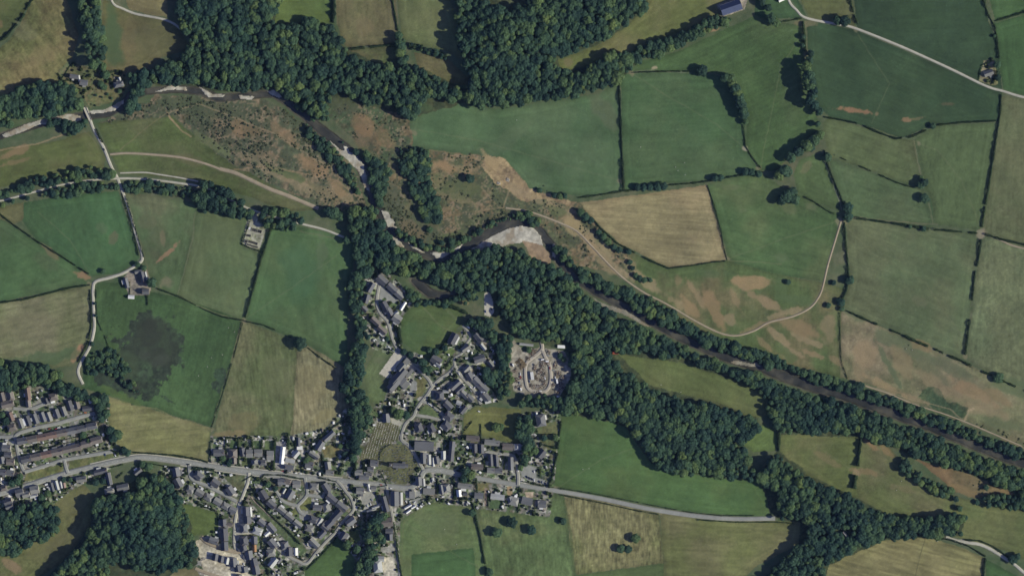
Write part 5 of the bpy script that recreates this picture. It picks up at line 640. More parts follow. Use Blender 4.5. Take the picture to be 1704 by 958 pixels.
for k, (cx, cy, rx, ry, an, c, st) in enumerate(PATCH):
    s = box([(cx - max(rx, ry) * 1.5, cy - max(rx, ry) * 1.5), (cx + max(rx, ry) * 1.5, cy + max(rx, ry) * 1.5)], 4)
    x, y = PX[s] - cx, PY[s] - cy; ca, sa = math.cos(R(an)), math.sin(R(an))
    u, v = (x * ca + y * sa) / rx, (-x * sa + y * ca) / ry
    d = np.hypot(u, v) + (fbm(PX[s], PY[s], max(6, min(rx, ry) * 1.6), 4000 + k) - .5) * 1.5
    w = (1 - sstep(.62, 1.08, d)) * st * (.82 + .36 * G8[s])
    COL[s] = mixc(COL[s], soil(c), np.clip(w, 0, 1))
for k, (pts, wd, c, st) in enumerate(LINES):
    s = box(pts, 8)
    d = pdist(pts, PX[s] + WN1[s] * 3, PY[s] + WN2[s] * 3)
    w = (1 - sstep(wd * .35, wd * .85, d)) * st * (.45 + .8 * G8[s])
    COL[s] = mixc(COL[s], soil(c), np.clip(w, 0, 1))

# ---- heights: a nearly level valley floor, wooded hills, the carved river
DR = np.full((NY, NX), 1e9); WR = np.zeros((NY, NX))
for line in (RIVER, BACKWATER):
    for a, b in zip(line[:-1], line[1:]):
        s = box([a[:2], b[:2]], 70); x, y = PX[s], PY[s]
        dx, dy = b[0] - a[0], b[1] - a[1]
        t = np.clip(((x - a[0]) * dx + (y - a[1]) * dy) / (dx * dx + dy * dy), 0, 1)
        d = np.hypot(x - a[0] - t * dx, y - a[1] - t * dy) - (a[2] + t * (b[2] - a[2])) / 2
        DR[s] = np.minimum(DR[s], d)
H = (fbm(PX, PY, 190, 71, 3) - .5) * 9.0
for cx, cy, sx, sy, h in [(850, 70, 70, 60, 14), (960, 30, 70, 40, 8), (235, 880, 55, 55, 15), (150, 960, 50, 40, 6), (1390, 880, 70, 40, 7), (390, 70, 80, 45, 8), (150, 60, 16, 60, 7), (215, 40, 30, 40, -3), (60, 60, 60, 40, 4), (1340, 130, 40, 70, 4), (1090, 720, 90, 50, 6), (40, 170, 60, 20, 3), (560, 600, 40, 120, 2)]:
    H += h * np.exp(-((PX - cx) / sx) ** 2 - ((PY - cy) / sy) ** 2)
H += (fbm(PX, PY, 22, 72, 3) - .5) * .7
H *= sstep(2, 55, DR)
H *= sstep(0, 30, np.minimum(np.minimum(PX + 40, 1744 - PX), np.minimum(PY + 40, 998 - PY)))
H += -1.9 * (1 - sstep(-3.5, 2.5, DR + WN1 * 3))
wet = DR + WN1 * 3 < 2.2
COL[wet] = np.array([74, 72, 62]) * (1 + (G8[wet] - .5) * .5)[:, None]
LAB[wet] = add_label('river_bed', 'stony dark bed and banks of the river', 'river bed')
for lab, poly in GRAVEL:
    s = box(poly, 4); x, y = PX[s], PY[s]
    m = inside(poly, x + WN1[s] * 3.5, y + WN2[s] * 3.5)
    c = (np.array([138, 120, 97]) if 'sandy' in lab else (np.array([132, 128, 114]) if 'weir' in lab or 'thin pale' in lab or 'short pale' in lab else np.array([168, 164, 149]))) * (1 + (G8[s] - .5) * .40 + (G3[s] - .5) * .2)[..., None]
    c = mixc(c, np.array([136, 122, 100.]), sstep(.5, .7, fbm(x, y, 15, 5150)) * .6)
    COL[s][m] = c[m]; H[s][m] = np.maximum(H[s][m], -.45 + .5 * G8[s][m])
    LAB[s][m] = add_label('gravel_shore', lab, 'gravel bar'); DR[s][m & (DR[s] > 0)] = -1.0
TONES = {'A': (138, 139, 131), 'B': (144, 143, 132), 'C': (168, 165, 149), 'D': (150, 138, 116), 'E': (180, 175, 159), 'F': (158, 151, 137)}
EXCL = DR < -2.2
for lab, tone, poly in LOTS:
    s = box(poly, 3); m = inside(poly, PX[s], PY[s])
    COL[s][m] = (np.array(TONES[tone]) * (1 + (G8[s] - .5) * .16 + (G3[s] - .5) * .1)[..., None])[m]
    LAB[s][m] = add_label('pavement', lab, 'paved area'); EXCL[s] |= m
for nm, lab, wd, tone, pts in ROADS:
    s = box(pts, 14); d = pdist(pts, PX[s], PY[s]); EXCL[s] |= d < wd / 2 + 1.4
    m = d < wd / 2 + 2.2                       # worn verge beside the carriageway
    w = .35 * (1 - sstep(wd / 2, wd / 2 + 2.4, d)) * (.6 + .8 * G8[s])
    COL[s] = mixc(COL[s], np.array([122, 116, 98.]), np.clip(w, 0, 1))
def mark_rect(hx, hy, L, Wd, an, pad):
    s = box([(hx, hy)], max(L, Wd)); x, y = PX[s] - hx, PY[s] - hy; ca, sa = math.cos(R(an)), math.sin(R(an))
    EXCL[s] |= (np.abs(x * ca + y * sa) < L / 2 + pad) & (np.abs(-x * sa + y * ca) < Wd / 2 + pad)
for row in HOUSES:
    for q in row[2]: mark_rect(*q[:5], 2.2)
mark_rect(826, 508, 20, 46, 0, 0)
for q in LONE: mark_rect(*q[2][:5], 2.5)
def hz(x, y):
    u = min(max((x + 40) / STEP, 0), NX - 1.001); v = min(max((y + 40) / STEP, 0), NY - 1.001)
    i, j = int(u), int(v); fu, fv = u - i, v - j
    return float((H[j, i] * (1 - fu) + H[j, i + 1] * fu) * (1 - fv) + (H[j + 1, i] * (1 - fu) + H[j + 1, i + 1] * fu) * fv)
def lname(x, y): return LABELS[LAB[min(NY - 1, max(0, int(round((y + 40) / STEP)))), min(NX - 1, max(0, int(round((x + 40) / STEP))))]][0]
def ex(x, y):
    i = int(round((x + 40) / STEP)); j = int(round((y + 40) / STEP))
    return not (0 <= i < NX and 0 <= j < NY) or bool(EXCL[j, i])

# ------------------------------------------------------------------ node materials
def newmat(name, rough=.85, spec=.25):
    m = bpy.data.materials.new(name); m.use_nodes = True
    b = m.node_tree.nodes['Principled BSDF']; b.inputs['Roughness'].default_value = rough
    b.inputs['Specular IOR Level'].default_value = spec
    return m, m.node_tree.nodes, m.node_tree.links, b
def nz(N, L, scale, detail=3, vec=None):
    n = N.new('ShaderNodeTexNoise'); n.inputs['Scale'].default_value = scale; n.inputs['Detail'].default_value = detail
    if vec: L.new(vec, n.inputs['Vector'])
    return n
def ramp(N, L, fac, stops):
    r = N.new('ShaderNodeValToRGB'); e = r.color_ramp.elements
    while len(e) < len(stops): e.new(.5)
    for q, (p, c) in zip(e, stops): q.position = p; q.color = c
    L.new(fac, r.inputs[0]); return r
def mul(N, L, a, b):
    m = N.new('ShaderNodeMix'); m.data_type = 'RGBA'; m.blend_type = 'MULTIPLY'; m.inputs[0].default_value = 1
    L.new(a, m.inputs[6]); L.new(b, m.inputs[7]); return m.outputs[2]
def g(v): return (v, v, v, 1)
def mat_ground():
    m, N, L, b = newmat('ground_cover', .95, .1)
    at = N.new('ShaderNodeAttribute'); at.attribute_name = 'Col'
    geo = N.new('ShaderNodeNewGeometry')
    n = nz(N, L, .9, 4, geo.outputs['Position'])
    r = ramp(N, L, n.outputs['Fac'], [(.25, g(.80)), (.75, g(1.2))])
    L.new(mul(N, L, at.outputs['Color'], r.outputs[0]), b.inputs['Base Color'])
    bp = N.new('ShaderNodeBump'); bp.inputs['Strength'].default_value = .5; bp.inputs['Distance'].default_value = .25
    L.new(n.outputs['Fac'], bp.inputs['Height']); L.new(bp.outputs[0], b.inputs['Normal'])
    return m
def mat_noise(name, c, amt=.25, scale=.8, rough=.85, rnd=0.0, spec=.25, big=.05):
    m, N, L, b = newmat(name, rough, spec)
    geo = N.new('ShaderNodeNewGeometry')
    n = nz(N, L, scale, 4, geo.outputs['Position']); n2 = nz(N, L, big, 3, geo.outputs['Position'])
    c = lin(c)
    r = ramp(N, L, n.outputs['Fac'], [(.3, tuple(c * (1 - amt)) + (1,)), (.7, tuple(c * (1 + amt)) + (1,))])
    r2 = ramp(N, L, n2.outputs['Fac'], [(.3, g(1 - amt * .7)), (.7, g(1 + amt * .7))])
    o = mul(N, L, r.outputs[0], r2.outputs[0])
    if rnd:
        oi = N.new('ShaderNodeObjectInfo')
        r3 = ramp(N, L, oi.outputs['Random'], [(0, g(1 - rnd)), (1, g(1 + rnd))])
        o = mul(N, L, o, r3.outputs[0])
    L.new(o, b.inputs['Base Color']); return m
def mat_leaf(name, stops, trans=.42):
    m, N, L, b = newmat(name, .7, .15)
    oi = N.new('ShaderNodeObjectInfo'); geo = N.new('ShaderNodeNewGeometry')
    r = ramp(N, L, oi.outputs['Random'], [(p, lin4(c)) for p, c in stops])
    n = nz(N, L, .33, 3, geo.outputs['Position'])
    r2 = ramp(N, L, n.outputs['Fac'], [(.3, g(.78)), (.72, g(1.22))])
    n3 = nz(N, L, .012, 2, geo.outputs['Position'])
    r3 = ramp(N, L, n3.outputs['Fac'], [(.36, (.72, .80, .92, 1)), (.64, (1.2, 1.14, 1.0, 1))])
    o = mul(N, L, mul(N, L, r.outputs[0], r2.outputs[0]), r3.outputs[0])
    L.new(o, b.inputs['Base Color'])
    t = N.new('ShaderNodeBsdfTranslucent'); L.new(o, t.inputs['Color'])
    mx = N.new('ShaderNodeMixShader'); mx.inputs[0].default_value = trans
    L.new(b.outputs[0], mx.inputs[1]); L.new(t.outputs[0], mx.inputs[2])
    L.new(mx.outputs[0], N['Material Output'].inputs['Surface']); return m
def mat_water():
    m, N, L, b = newmat('river_water', .18, .5)
    geo = N.new('ShaderNodeNewGeometry')
    n = nz(N, L, .035, 6, geo.outputs['Position'])
    r = ramp(N, L, n.outputs['Fac'], [(.32, lin4((44, 45, 40))), (.52, lin4((62, 62, 55))), (.66, lin4((88, 85, 72)))])
    n2 = nz(N, L, .55, 5, geo.outputs['Position'])
    L.new(r.outputs[0], b.inputs['Base Color'])
    bp = N.new('ShaderNodeBump'); bp.inputs['Strength'].default_value = .5; bp.inputs['Distance'].default_value = .12
    L.new(n2.outputs['Fac'], bp.inputs['Height']); L.new(bp.outputs[0], b.inputs['Normal'])
    return m
M = {'ground': mat_ground(), 'water': mat_water()}
LEAF = [(0, (56, 80, 70)), (.2, (68, 94, 80)), (.5, (78, 106, 85)), (.78, (90, 117, 86)), (.92, (102, 126, 85)), (1, (116, 136, 88))]
M['leaf'] = mat_leaf('tree_foliage', LEAF)
M['hedge'] = mat_leaf('hedge_foliage', [(0, (48, 64, 46)), (1, (66, 84, 56))])
M['bush'] = mat_leaf('bush_foliage', [(0, (50, 62, 46)), (.5, (66, 80, 54)), (1, (84, 98, 62))])
M['gorse'] = mat_leaf('gorse_foliage', [(0, (76, 84, 64)), (.6, (90, 99, 74)), (1, (108, 108, 82))])
M['bark'] = mat_noise('bark', (78, 68, 56), .3, 3)
for k, c in {'s': (99, 100, 101), 'd': (82, 83, 87), 'g': (117, 117, 112), 'p': (160, 161, 156), 'b': (103, 97, 91), 'r': (117, 98, 88), 'w': (208, 208, 202), 'o': (150, 112, 76), 'n': (66, 74, 98), 'q': (150, 76, 56)}.items():
    M['roof' + k] = mat_noise('roof_' + k, c, .14, 1.6, .7, .16, .3)
M['wall'] = mat_noise('rendered_wall', (190, 184, 170), .08, .8, .85, .18)
M['stone'] = mat_noise('stone_wall', (124, 118, 108), .2, 1.5, .9, .1)
M['brick'] = mat_noise('chimney_brick', (120, 92, 80), .2, 3)
M['glass'] = mat_noise('window_glass', (40, 46, 54), .1, 1, .12, 0, .6)
M['door'] = mat_noise('painted_door', (70, 62, 60), .1, 1)
for k, c in TONES.items(): M['road' + k] = mat_noise('road_' + k, c, .12, .7, .9, 0, .2, .09)
M['paint'] = mat_noise('road_paint', (206, 206, 198), .1, 2)
for k, c in {'white': (226, 226, 222), 'black': (34, 36, 42), 'red': (142, 44, 38), 'silver': (150, 153, 156), 'blue': (50, 66, 110), 'orange': (196, 120, 70)}.items():
    M['car' + k] = mat_noise('car_paint_' + k, c, .03, 1, .3, 0, .5)
M['tyre'] = mat_noise('tyre_rubber', (30, 30, 30), .1, 2)
M['grave'] = mat_noise('gravestone', (150, 148, 138), .25, .8, .9, .3)
M['scrap'] = mat_noise('scrap_metal', (112, 100, 84), .5, .9, .8, .15, .3, .4)
M['wool'] = mat_noise('wool', (214, 210, 196), .06, 5)
M['tank'] = mat_noise('concrete_tank', (150, 146, 134), .15, .8)
M['wood'] = mat_noise('shed_wood', (116, 98, 78), .2, 2, .9, .2)
M['tarp'] = mat_noise('blue_tarp', (44, 62, 120), .1, 1)

# ------------------------------------------------------------------ object helpers
def props(o, label=None, cat=None, group=None, kind=None):
    if label: o['label'] = label
    if cat: o['category'] = cat
    if group: o['group'] = group
    if kind: o['kind'] = kind
    return o
def link(name, data, parent=None, loc=None, rot=None, sc=None):
    o = bpy.data.objects.new(name, data); C.objects.link(o)
    if parent: o.parent = parent
    if loc: o.location = loc
    if rot is not None: o.rotation_euler = (0, 0, rot) if not isinstance(rot, tuple) else rot
    if sc: o.scale = sc
    return o
def np_mesh(name, v, f, mats=(), smooth=False, midx=None):
    v = np.asarray(v, np.float32); f = np.asarray(f, np.int32); k = f.shape[1]
    me = bpy.data.meshes.new(name); me.vertices.add(len(v)); me.vertices.foreach_set('co', v.ravel())
    me.loops.add(f.size); me.loops.foreach_set('vertex_index', f.ravel())
    me.polygons.add(len(f)); me.polygons.foreach_set('loop_start', np.arange(0, f.size, k, dtype=np.int32))
    if smooth: me.polygons.foreach_set('use_smooth', np.ones(len(f), bool))
    for m in mats: me.materials.append(m)
    if midx is not None: me.polygons.foreach_set('material_index', np.asarray(midx, np.int32))
    me.update(calc_edges=True); me.validate(); return me
class MB:
    def __init__(s): s.v, s.f, s.m = [], [], []
    def box(s, x0, x1, y0, y1, z0, z1, mi=0, T=None, taper=1.0):
        cx, cy = (x0 + x1) / 2, (y0 + y1) / 2
        b = len(s.v)
        for z, t in ((z0, 1), (z1, taper)):
            for x, y in ((x0, y0), (x1, y0), (x1, y1), (x0, y1)):
                p = (cx + (x - cx) * t, cy + (y - cy) * t, z); s.v.append(T(p) if T else p)
        for q in ((3, 2, 1, 0), (4, 5, 6, 7), (0, 1, 5, 4), (1, 2, 6, 5), (2, 3, 7, 6), (3, 0, 4, 7)):
            s.f.append(tuple(b + k for k in q)); s.m.append(mi)
        return s
    def face(s, pts, mi=0):
        b = len(s.v); s.v += [tuple(p) for p in pts]; s.f.append(tuple(range(b, b + len(pts)))); s.m.append(mi); return s
    def mesh(s, name, *mats):
        me = bpy.data.meshes.new(name); me.from_pydata(s.v, [], s.f)
        for m in mats: me.materials.append(m)
        me.polygons.foreach_set('material_index', s.m); me.update(); return me
def cyl(mb, r, z0, z1, n=10, mi=0, r1=None, cx=0, cy=0):
    r1 = r if r1 is None else r1; b = len(mb.v)
    for z, q in ((z0, r), (z1, r1)):
        for k in range(n): a = 2 * math.pi * k / n; mb.v.append((cx + q * math.cos(a), cy + q * math.sin(a), z))
    for k in range(n): mb.f.append((b + k, b + (k + 1) % n, b + n + (k + 1) % n, b + n + k)); mb.m.append(mi)
    mb.f.append(tuple(b + n + k for k in range(n))); mb.m.append(mi); mb.f.append(tuple(b + n - 1 - k for k in range(n))); mb.m.append(mi)
    return mb
ORD = 'first second third fourth fifth sixth seventh eighth ninth tenth eleventh twelfth thirteenth fourteenth fifteenth sixteenth seventeenth eighteenth nineteenth twentieth'.split()
ORD += ['twenty-' + w for w in ORD[:9]]

# ------------------------------------------------------------------ ground objects from the grid
VZ = np.stack([PX - 852, 479 - PY, H], -1).reshape(-1, 3).astype(np.float32)
CL = np.concatenate([lin(np.clip(COL, 8, 235)), np.ones((NY, NX, 1))], -1).reshape(-1, 4).astype(np.float32)
ii, jj = np.meshgrid(np.arange(NX - 1), np.arange(NY - 1))
q0 = (jj * NX + ii).ravel()
QUADS = np.stack([q0 + NX, q0 + NX + 1, q0 + 1, q0], -1)
FL = LAB[:-1, :-1].ravel()
for k, (nm, lab, cat) in enumerate(LABELS):
    q = QUADS[FL == k]
    if not len(q): continue
    u, inv = np.unique(q, return_inverse=True)
    me = np_mesh(nm, VZ[u], inv.reshape(-1, 4), [M['ground']], True)
    a = me.color_attributes.new('Col', 'FLOAT_COLOR', 'POINT'); a.data.foreach_set('color', CL[u].ravel())
    props(link(nm, me), lab, cat, None, 'structure')
# wide countryside round the valley, butted to the grid's edge
x0, x1, y0, y1 = gx[0] - 852, gx[-1] - 852, 479 - gy[-1], 479 - gy[0]; B = 5000
vv = [(x0, y0, 0), (x1, y0, 0), (x1, y1, 0), (x0, y1, 0), (-B, -B, 0), (B, -B, 0), (B, B, 0), (-B, B, 0)]
me = np_mesh('surrounding_land', vv, [(4, 5, 1, 0), (5, 6, 2, 1), (6, 7, 3, 2), (7, 4, 0, 3)], [mat_noise('far_fields', (84, 98, 68), .25, .05, .95, 0, .1, .004)])
props(link('surrounding_land', me), 'green farmland stretching away beyond the valley', 'land', None, 'structure')

def ribbon(pts, width, zoff, mb=None, seg=3.0, skirt=.4, flat=None, wf=None):
    P = [np.array(p[:2], float) for p in pts]
    # Catmull-Rom through the points
    out = []; E = [2 * P[0] - P[1]] + P + [2 * P[-1] - P[-2]]
    Wd = [p[2] if len(p) > 2 else width for p in pts]
    for k in range(len(P) - 1):
        a, b, c, d = E[k:k + 4]; n = max(1, int(np.hypot(*(c - b)) / seg))
        for t in np.arange(n) / n:
            out.append((.5 * (2 * b + (c - a) * t + (2 * a - 5 * b + 4 * c - d) * t * t + (3 * b - a - 3 * c + d) * t ** 3), Wd[k] + t * (Wd[k + 1] - Wd[k])))
    out.append((P[-1], Wd[-1]))
    v = []; f = []
    for k, (p, w) in enumerate(out):
        a = out[max(0, k - 1)][0]; b = out[min(len(out) - 1, k + 1)][0]
        t = (b - a) / (np.hypot(*(b - a)) + 1e-9); n = np.array([-t[1], t[0]])
        w = w * (wf(k) if wf else 1)
        for q in (-1, -.34, .34, 1):
            c = p + n * q * w / 2
            v.append((Wx(c[0]), Wy(c[1]), flat if flat is not None else hz(*c) + zoff))
        for q in (-1, 1):
            x, y, z = v[-4] if q < 0 else v[-2]
            v.append((x, y, z - skirt))
    for k in range(len(out) - 1):
        a, b = 6 * k, 6 * k + 6
        for i in range(3): f.append((a + i, b + i, b + i + 1, a + i + 1))
        f.append((a + 4, b + 4, b, a)); f.append((a + 3, b + 3, b + 5, a + 5))
    return v, f, out
for k, (nm, lab, wd, tone, pts) in enumerate(ROADS):
    rr = random.Random(k)
    wob = [1 + rr.uniform(-.07, .07) for _ in range(4000)] if tone in 'CD' else None
    v, f, _ = ribbon(pts, wd, .10 + .012 * k, wf=(lambda i: wob[i]) if wob else None)
    props(link(nm, np_mesh(nm, v, f, [M['road' + tone]])), lab, nm.replace('_', ' '), None, 'structure')
# dashed centre line of the main road, pavement with kerb on its north side
mbp = MB(); v, f, out = ribbon(ROADS[0][4], 9, 0)
for k in range(4, len(out) - 6, 3):
    a, b = out[k][0], out[k + 1][0]; d = (b - a) / np.hypot(*(b - a)); n = np.array([-d[1], d[0]]) * .12
    z = hz(*a) + .14
    mbp.face([(Wx(p[0]), Wy(p[1]), z) for p in (a - n, a + n, b + n, b - n)][::-1])
props(link('road_markings', mbp.mesh('road_markings', M['paint'])), 'dashed white centre line on the main road', 'road marking', None, 'structure')
for nm, lab, wd, pts in (('pavement', 'raised footway along the north side of the main road', 1.8, [(x, y - 5.7) for x, y in ROADS[0][4][4:12]]), ('pavement', 'raised footway along the south side of the main road', 1.8, [(x, y + 5.7) for x, y in ROADS[0][4][7:11]])):
    v, f, _ = ribbon(pts, wd, .22)
    props(link(nm, np_mesh(nm, v, f, [M['roadC']])), lab, 'pavement', None, 'structure')
v, f, _ = ribbon([(x, y, w + 7) for x, y, w in RIVER], 10, 0, flat=-.95, skirt=.2)
props(link('river_water', np_mesh('river_water', v, f, [M['water']])), 'dark brown river winding through the valley', 'river', None, 'structure')
v, f, _ = ribbon([(x, y, w + 5) for x, y, w in BACKWATER], 10, 0, flat=-.95, skirt=.2)
props(link('pond_water', np_mesh('pond_water', v, f, [M['water']])), 'dark still backwater in the riverside wood', 'pond', None, 'structure')

# ------------------------------------------------------------------ foliage geometry
def leaves(cen, nor, size, rng):
    n = len(cen); r = rng.normal(size=(n, 3)); t = np.cross(nor, r); t /= np.linalg.norm(t, axis=1)[:, None] + 1e-9
    b = np.cross(nor, t); s = (size if np.ndim(size) else np.full(n, size))[:, None]
    a = s * rng.uniform(.7, 1.2, (n, 1)); c = s * rng.uniform(.5, 1.0, (n, 1))
    v = np.stack([cen - t * a, cen - b * c, cen + t * a, cen + b * c], 1).reshape(-1, 3)
    return v, np.arange(4 * n).reshape(-1, 4)
def unit(v): return v / (np.linalg.norm(v, axis=1)[:, None] + 1e-9)
def ico(sub):
    import bmesh
    bm = bmesh.new(); bmesh.ops.create_icosphere(bm, subdivisions=sub, radius=1)
    v = np.array([q.co[:] for q in bm.verts]); f = np.array([[w.index for w in q.verts] for q in bm.faces]); bm.free(); return v, f
ICO2 = ico(2)
def crown_mesh(name, seed, mat, nl=20, per=46, size=.115, flat=.62, spread=.62, lob=(.30, .46)):
    """unit crown: radius 1, height 0..1.2 (scaled later); clumps of leaf faces round a dark irregular core"""
    rng = np.random.default_rng(seed)
    d = unit(rng.normal(size=(nl, 3))); d[:, 2] = np.abs(d[:, 2]) * .9 - .12; d = unit(d)
    k = np.arange(nl); ang = k * 2.399 + rng.uniform(0, .6, nl); zz = 1 - (k + .5) / nl * 1.2; rr = np.sqrt(np.clip(1 - zz ** 2, 0, 1))
    d = np.stack([rr * np.cos(ang), rr * np.sin(ang), zz], 1)
    rad = rng.uniform(*lob, nl); L = d * (spread * rng.uniform(.78, 1.12, (nl, 1))); L[:, 2] *= flat * 1.25
    cs, ns = [], []
    for c, r0 in zip(L, rad):
        q = unit(rng.normal(size=(per, 3))); q = unit(q + unit(c[None]) * .75 + np.array([0, 0, .35]))
        cs.append(c + q * r0 * rng.uniform(.72, 1.08, (per, 1)) * np.array([1, 1, .8])); ns.append(unit(q + rng.normal(size=(per, 3)) * .27))
    v, f = leaves(np.concatenate(cs), np.concatenate(ns), rng.uniform(.7, 1.25, nl * per) * size, rng)
    iv, if_ = ICO2
    iv = iv * np.array([.66, .66, .66 * flat * 1.2]) * (1 + .18 * np.sin(iv @ np.array([3.1, 4.7, 2.2]) * 2 + seed))[:, None]
    fq = np.concatenate([if_, if_[:, 2:3]], 1)
    v = np.concatenate([v, iv]); base = len(v) - len(iv)
    me = bpy.data.meshes.new(name)
    faces = f.tolist() + (if_ + base).tolist()
    me.from_pydata(v.tolist(), [], faces); me.materials.append(mat); me.update(); return me
CROWNS = [crown_mesh('crown_%s' % w, 50 + i, M['leaf'], nl=[16, 20, 24, 14, 22, 18, 26, 12][i], per=[76, 62, 54, 84, 58, 68, 50, 92][i], flat=[.62, .7, .55, .8, .6, .66, .58, .72][i], spread=[.6, .64, .66, .56, .66, .6, .7, .55][i]) for i, w in enumerate('abcdefgh')]
BUSHES = [crown_mesh('bush_%s' % w, 90 + i, M['bush'], nl=9, per=30, size=.2, flat=.7, spread=.55, lob=(.36, .52)) for i, w in enumerate('abcd')]
GORSE = [crown_mesh('gorse_%s' % w, 190 + i, M['gorse'], nl=9, per=26, size=.22, flat=.6, spread=.6, lob=(.34, .5)) for i, w in enumerate('abcd')]
def trunk_mesh(seed):
    rng = random.Random(seed); mb = MB(); cyl(mb, .075, -.08, .62, 8, 0, .045)
    for k in range(5):
        a = k * 1.256 + rng.uniform(-.3, .3); z = rng.uniform(.3, .5); L = rng.uniform(.26, .4)
        e = (math.cos(a) * L, math.sin(a) * L, z + rng.uniform(.14, .26)); r = .028
        b = len(mb.v)
        for (x, y, zz), q in (((0, 0, z), r), (e, r * .4)):
            for j in range(4): t = j * math.pi / 2; mb.v.append((x + q * math.cos(t) * -math.sin(a), y + q * math.cos(t) * math.cos(a), zz + q * math.sin(t)))
        for j in range(4): mb.f.append((b + j, b + (j + 1) % 4, b + 4 + (j + 1) % 4, b + 4 + j)); mb.m.append(0)
    return mb.mesh('trunk', M['bark'])
TRUNKS = [trunk_mesh(k) for k in range(3)]
def crown_scale(r, h): return (r, r, min(h * .62, r * 1.25) / 1.25)
def tree_obj(x, y, r, h, label, group, k):
    t = link('broadleaf_tree', None, None, (Wx(x), Wy(y), hz(x, y)), random.uniform(0, 6.28)); t.empty_display_size = 1
    props(t, label, 'tree', group)
    link('trunk', TRUNKS[k % 3], t, None, None, (h, h, h))
    link('crown', CROWNS[k % 8], t, (0, 0, h - crown_scale(r, h)[2] * .95), None, crown_scale(r, h * random.uniform(.9, 1.05)))
    return t
# wood positions
SP = []
for wi, (nm, sp, rr, hr, poly) in enumerate(WOODS):
    rng = random.Random(1000 + wi); xs = [p[0] for p in poly]; ys = [p[1] for p in poly]
    pa = np.array(poly, float); s = sp * .98
    j = 0; y = min(ys)
    while y < max(ys):
        x = min(xs) + (s / 2 if j % 2 else 0)
        while x < max(xs):
            px, py = x + rng.uniform(-.42, .42) * s, y + rng.uniform(-.42, .42) * s
            if -24 < px < 1728 and -24 < py < 982 and inside(poly, np.array([px]), np.array([py]))[0] and not ex(px, py):
                q = rng.random() ** 1.5; r = (rr[0] * .72 + (rr[1] * 1.22 - rr[0] * .72) * q) * rng.uniform(.88, 1.1) * (1.22 if rng.random() < .07 else 1)
                h = (hr[0] * .9 + (hr[1] * 1.0 - hr[0] * .9) * (.5 * q + .5 * rng.random())) * float(.78 + .5 * fbm(np.array([px]), np.array([py]), 48, 7100, 2)[0])
                SP.append((px, py, r * 1.24, h, wi))
            x += s
        y += s * .866; j += 1
# ------------------------------------------------------------------ individual trees
single = []
for ph, lst in TREES:
    ew = max(p[0] for p in lst) - min(p[0] for p in lst) >= max(p[1] for p in lst) - min(p[1] for p in lst)
    lst = sorted(lst, key=lambda p: p[0 if ew else 1]); ds = 'from the west' if ew else 'from the north'
    for i, (x, y, r, h) in enumerate(lst):
        if 'bush' not in ph and 'orchard' not in ph: r, h = r * 1.16, h * 1.1
        o = ORD[i]
        lab = ph if len(lst) == 1 else f"{o} {ds}, {ph}"
        single.append((x, y, r, h, lab, 'trees ' + ' '.join(ph.split()[-6:])))
order = sorted(range(len(SP)), key=lambda i: -SP[i][2] - .02 * SP[i][3])
# every wood gives its largest crowns, the widest first
room = 298 - len(single); picked = set(order[:max(0, room)])
sides = {}
for i in picked:
    x, y, r, h, wi = SP[i]; nm, _s, _r, _h, poly = WOODS[wi]
    cx = sum(p[0] for p in poly) / len(poly); cy = sum(p[1] for p in poly) / len(poly)
    edge = pdist(poly + poly[:1], np.array([x]), np.array([y]))[0]
    dx, dy = x - cx, y - cy
    side = ('northern' if dy < 0 else 'southern') if abs(dy) * 1.2 > abs(dx) else ('western' if dx < 0 else 'eastern')
    lab = f"broad crowned tree {'on the ' + side + ' edge' if edge < 9 else 'inside the ' + side + ' part'} of {nm}"
    single.append((x, y, r, h, lab, 'largest trees of ' + nm))
for k, t in enumerate(single): tree_obj(*t[:6], k)

def scatter(name, label, cat, pts, templates, coll_name):
    """countless crowns of a wood: one object whose points carry the same crown shapes"""
    col = bpy.data.collections.new(coll_name)
    for i, me in enumerate(templates): col.objects.link(bpy.data.objects.new(f'{coll_name}_{chr(97 + i)}', me))
    me = bpy.data.meshes.new(name); me.vertices.add(len(pts)); me.vertices.foreach_set('co', np.array([p[0] for p in pts], np.float32).ravel())
    a = me.attributes.new('size', 'FLOAT_VECTOR', 'POINT'); a.data.foreach_set('vector', np.array([p[1] for p in pts], np.float32).ravel())
    a = me.attributes.new('turn', 'FLOAT_VECTOR', 'POINT'); a.data.foreach_set('vector', np.array([(0, 0, p[2]) for p in pts], np.float32).ravel())
    a = me.attributes.new('which', 'INT', 'POINT'); a.data.foreach_set('value', np.array([p[3] for p in pts], np.int32))
    o = props(link(name, me), label, cat, None, 'stuff')
    ng = bpy.data.node_groups.new(name + '_nodes', 'GeometryNodeTree')
    ng.interface.new_socket('Geometry', in_out='INPUT', socket_type='NodeSocketGeometry'); ng.interface.new_socket('Geometry', in_out='OUTPUT', socket_type='NodeSocketGeometry')
    N, L = ng.nodes, ng.links; gi, go = N.new('NodeGroupInput'), N.new('NodeGroupOutput')
    ip = N.new('GeometryNodeInstanceOnPoints'); ci = N.new('GeometryNodeCollectionInfo')
    ci.inputs['Collection'].default_value = col; ci.inputs['Separate Children'].default_value = True; ci.inputs['Reset Children'].default_value = True
    def at(n, t):
        q = N.new('GeometryNodeInputNamedAttribute'); q.data_type = t; q.inputs['Name'].default_value = n
        return [s for s in q.outputs if s.name == 'Attribute' and s.enabled][0]
    L.new(gi.outputs[0], ip.inputs['Points']); L.new(ci.outputs[0], ip.inputs['Instance']); ip.inputs['Pick Instance'].default_value = True
    L.new(at('which', 'INT'), ip.inputs['Instance Index']); L.new(at('turn', 'FLOAT_VECTOR'), ip.inputs['Rotation']); L.new(at('size', 'FLOAT_VECTOR'), ip.inputs['Scale'])
    L.new(ip.outputs[0], go.inputs[0])
    o.modifiers.new('crowns', 'NODES').node_group = ng
    return o
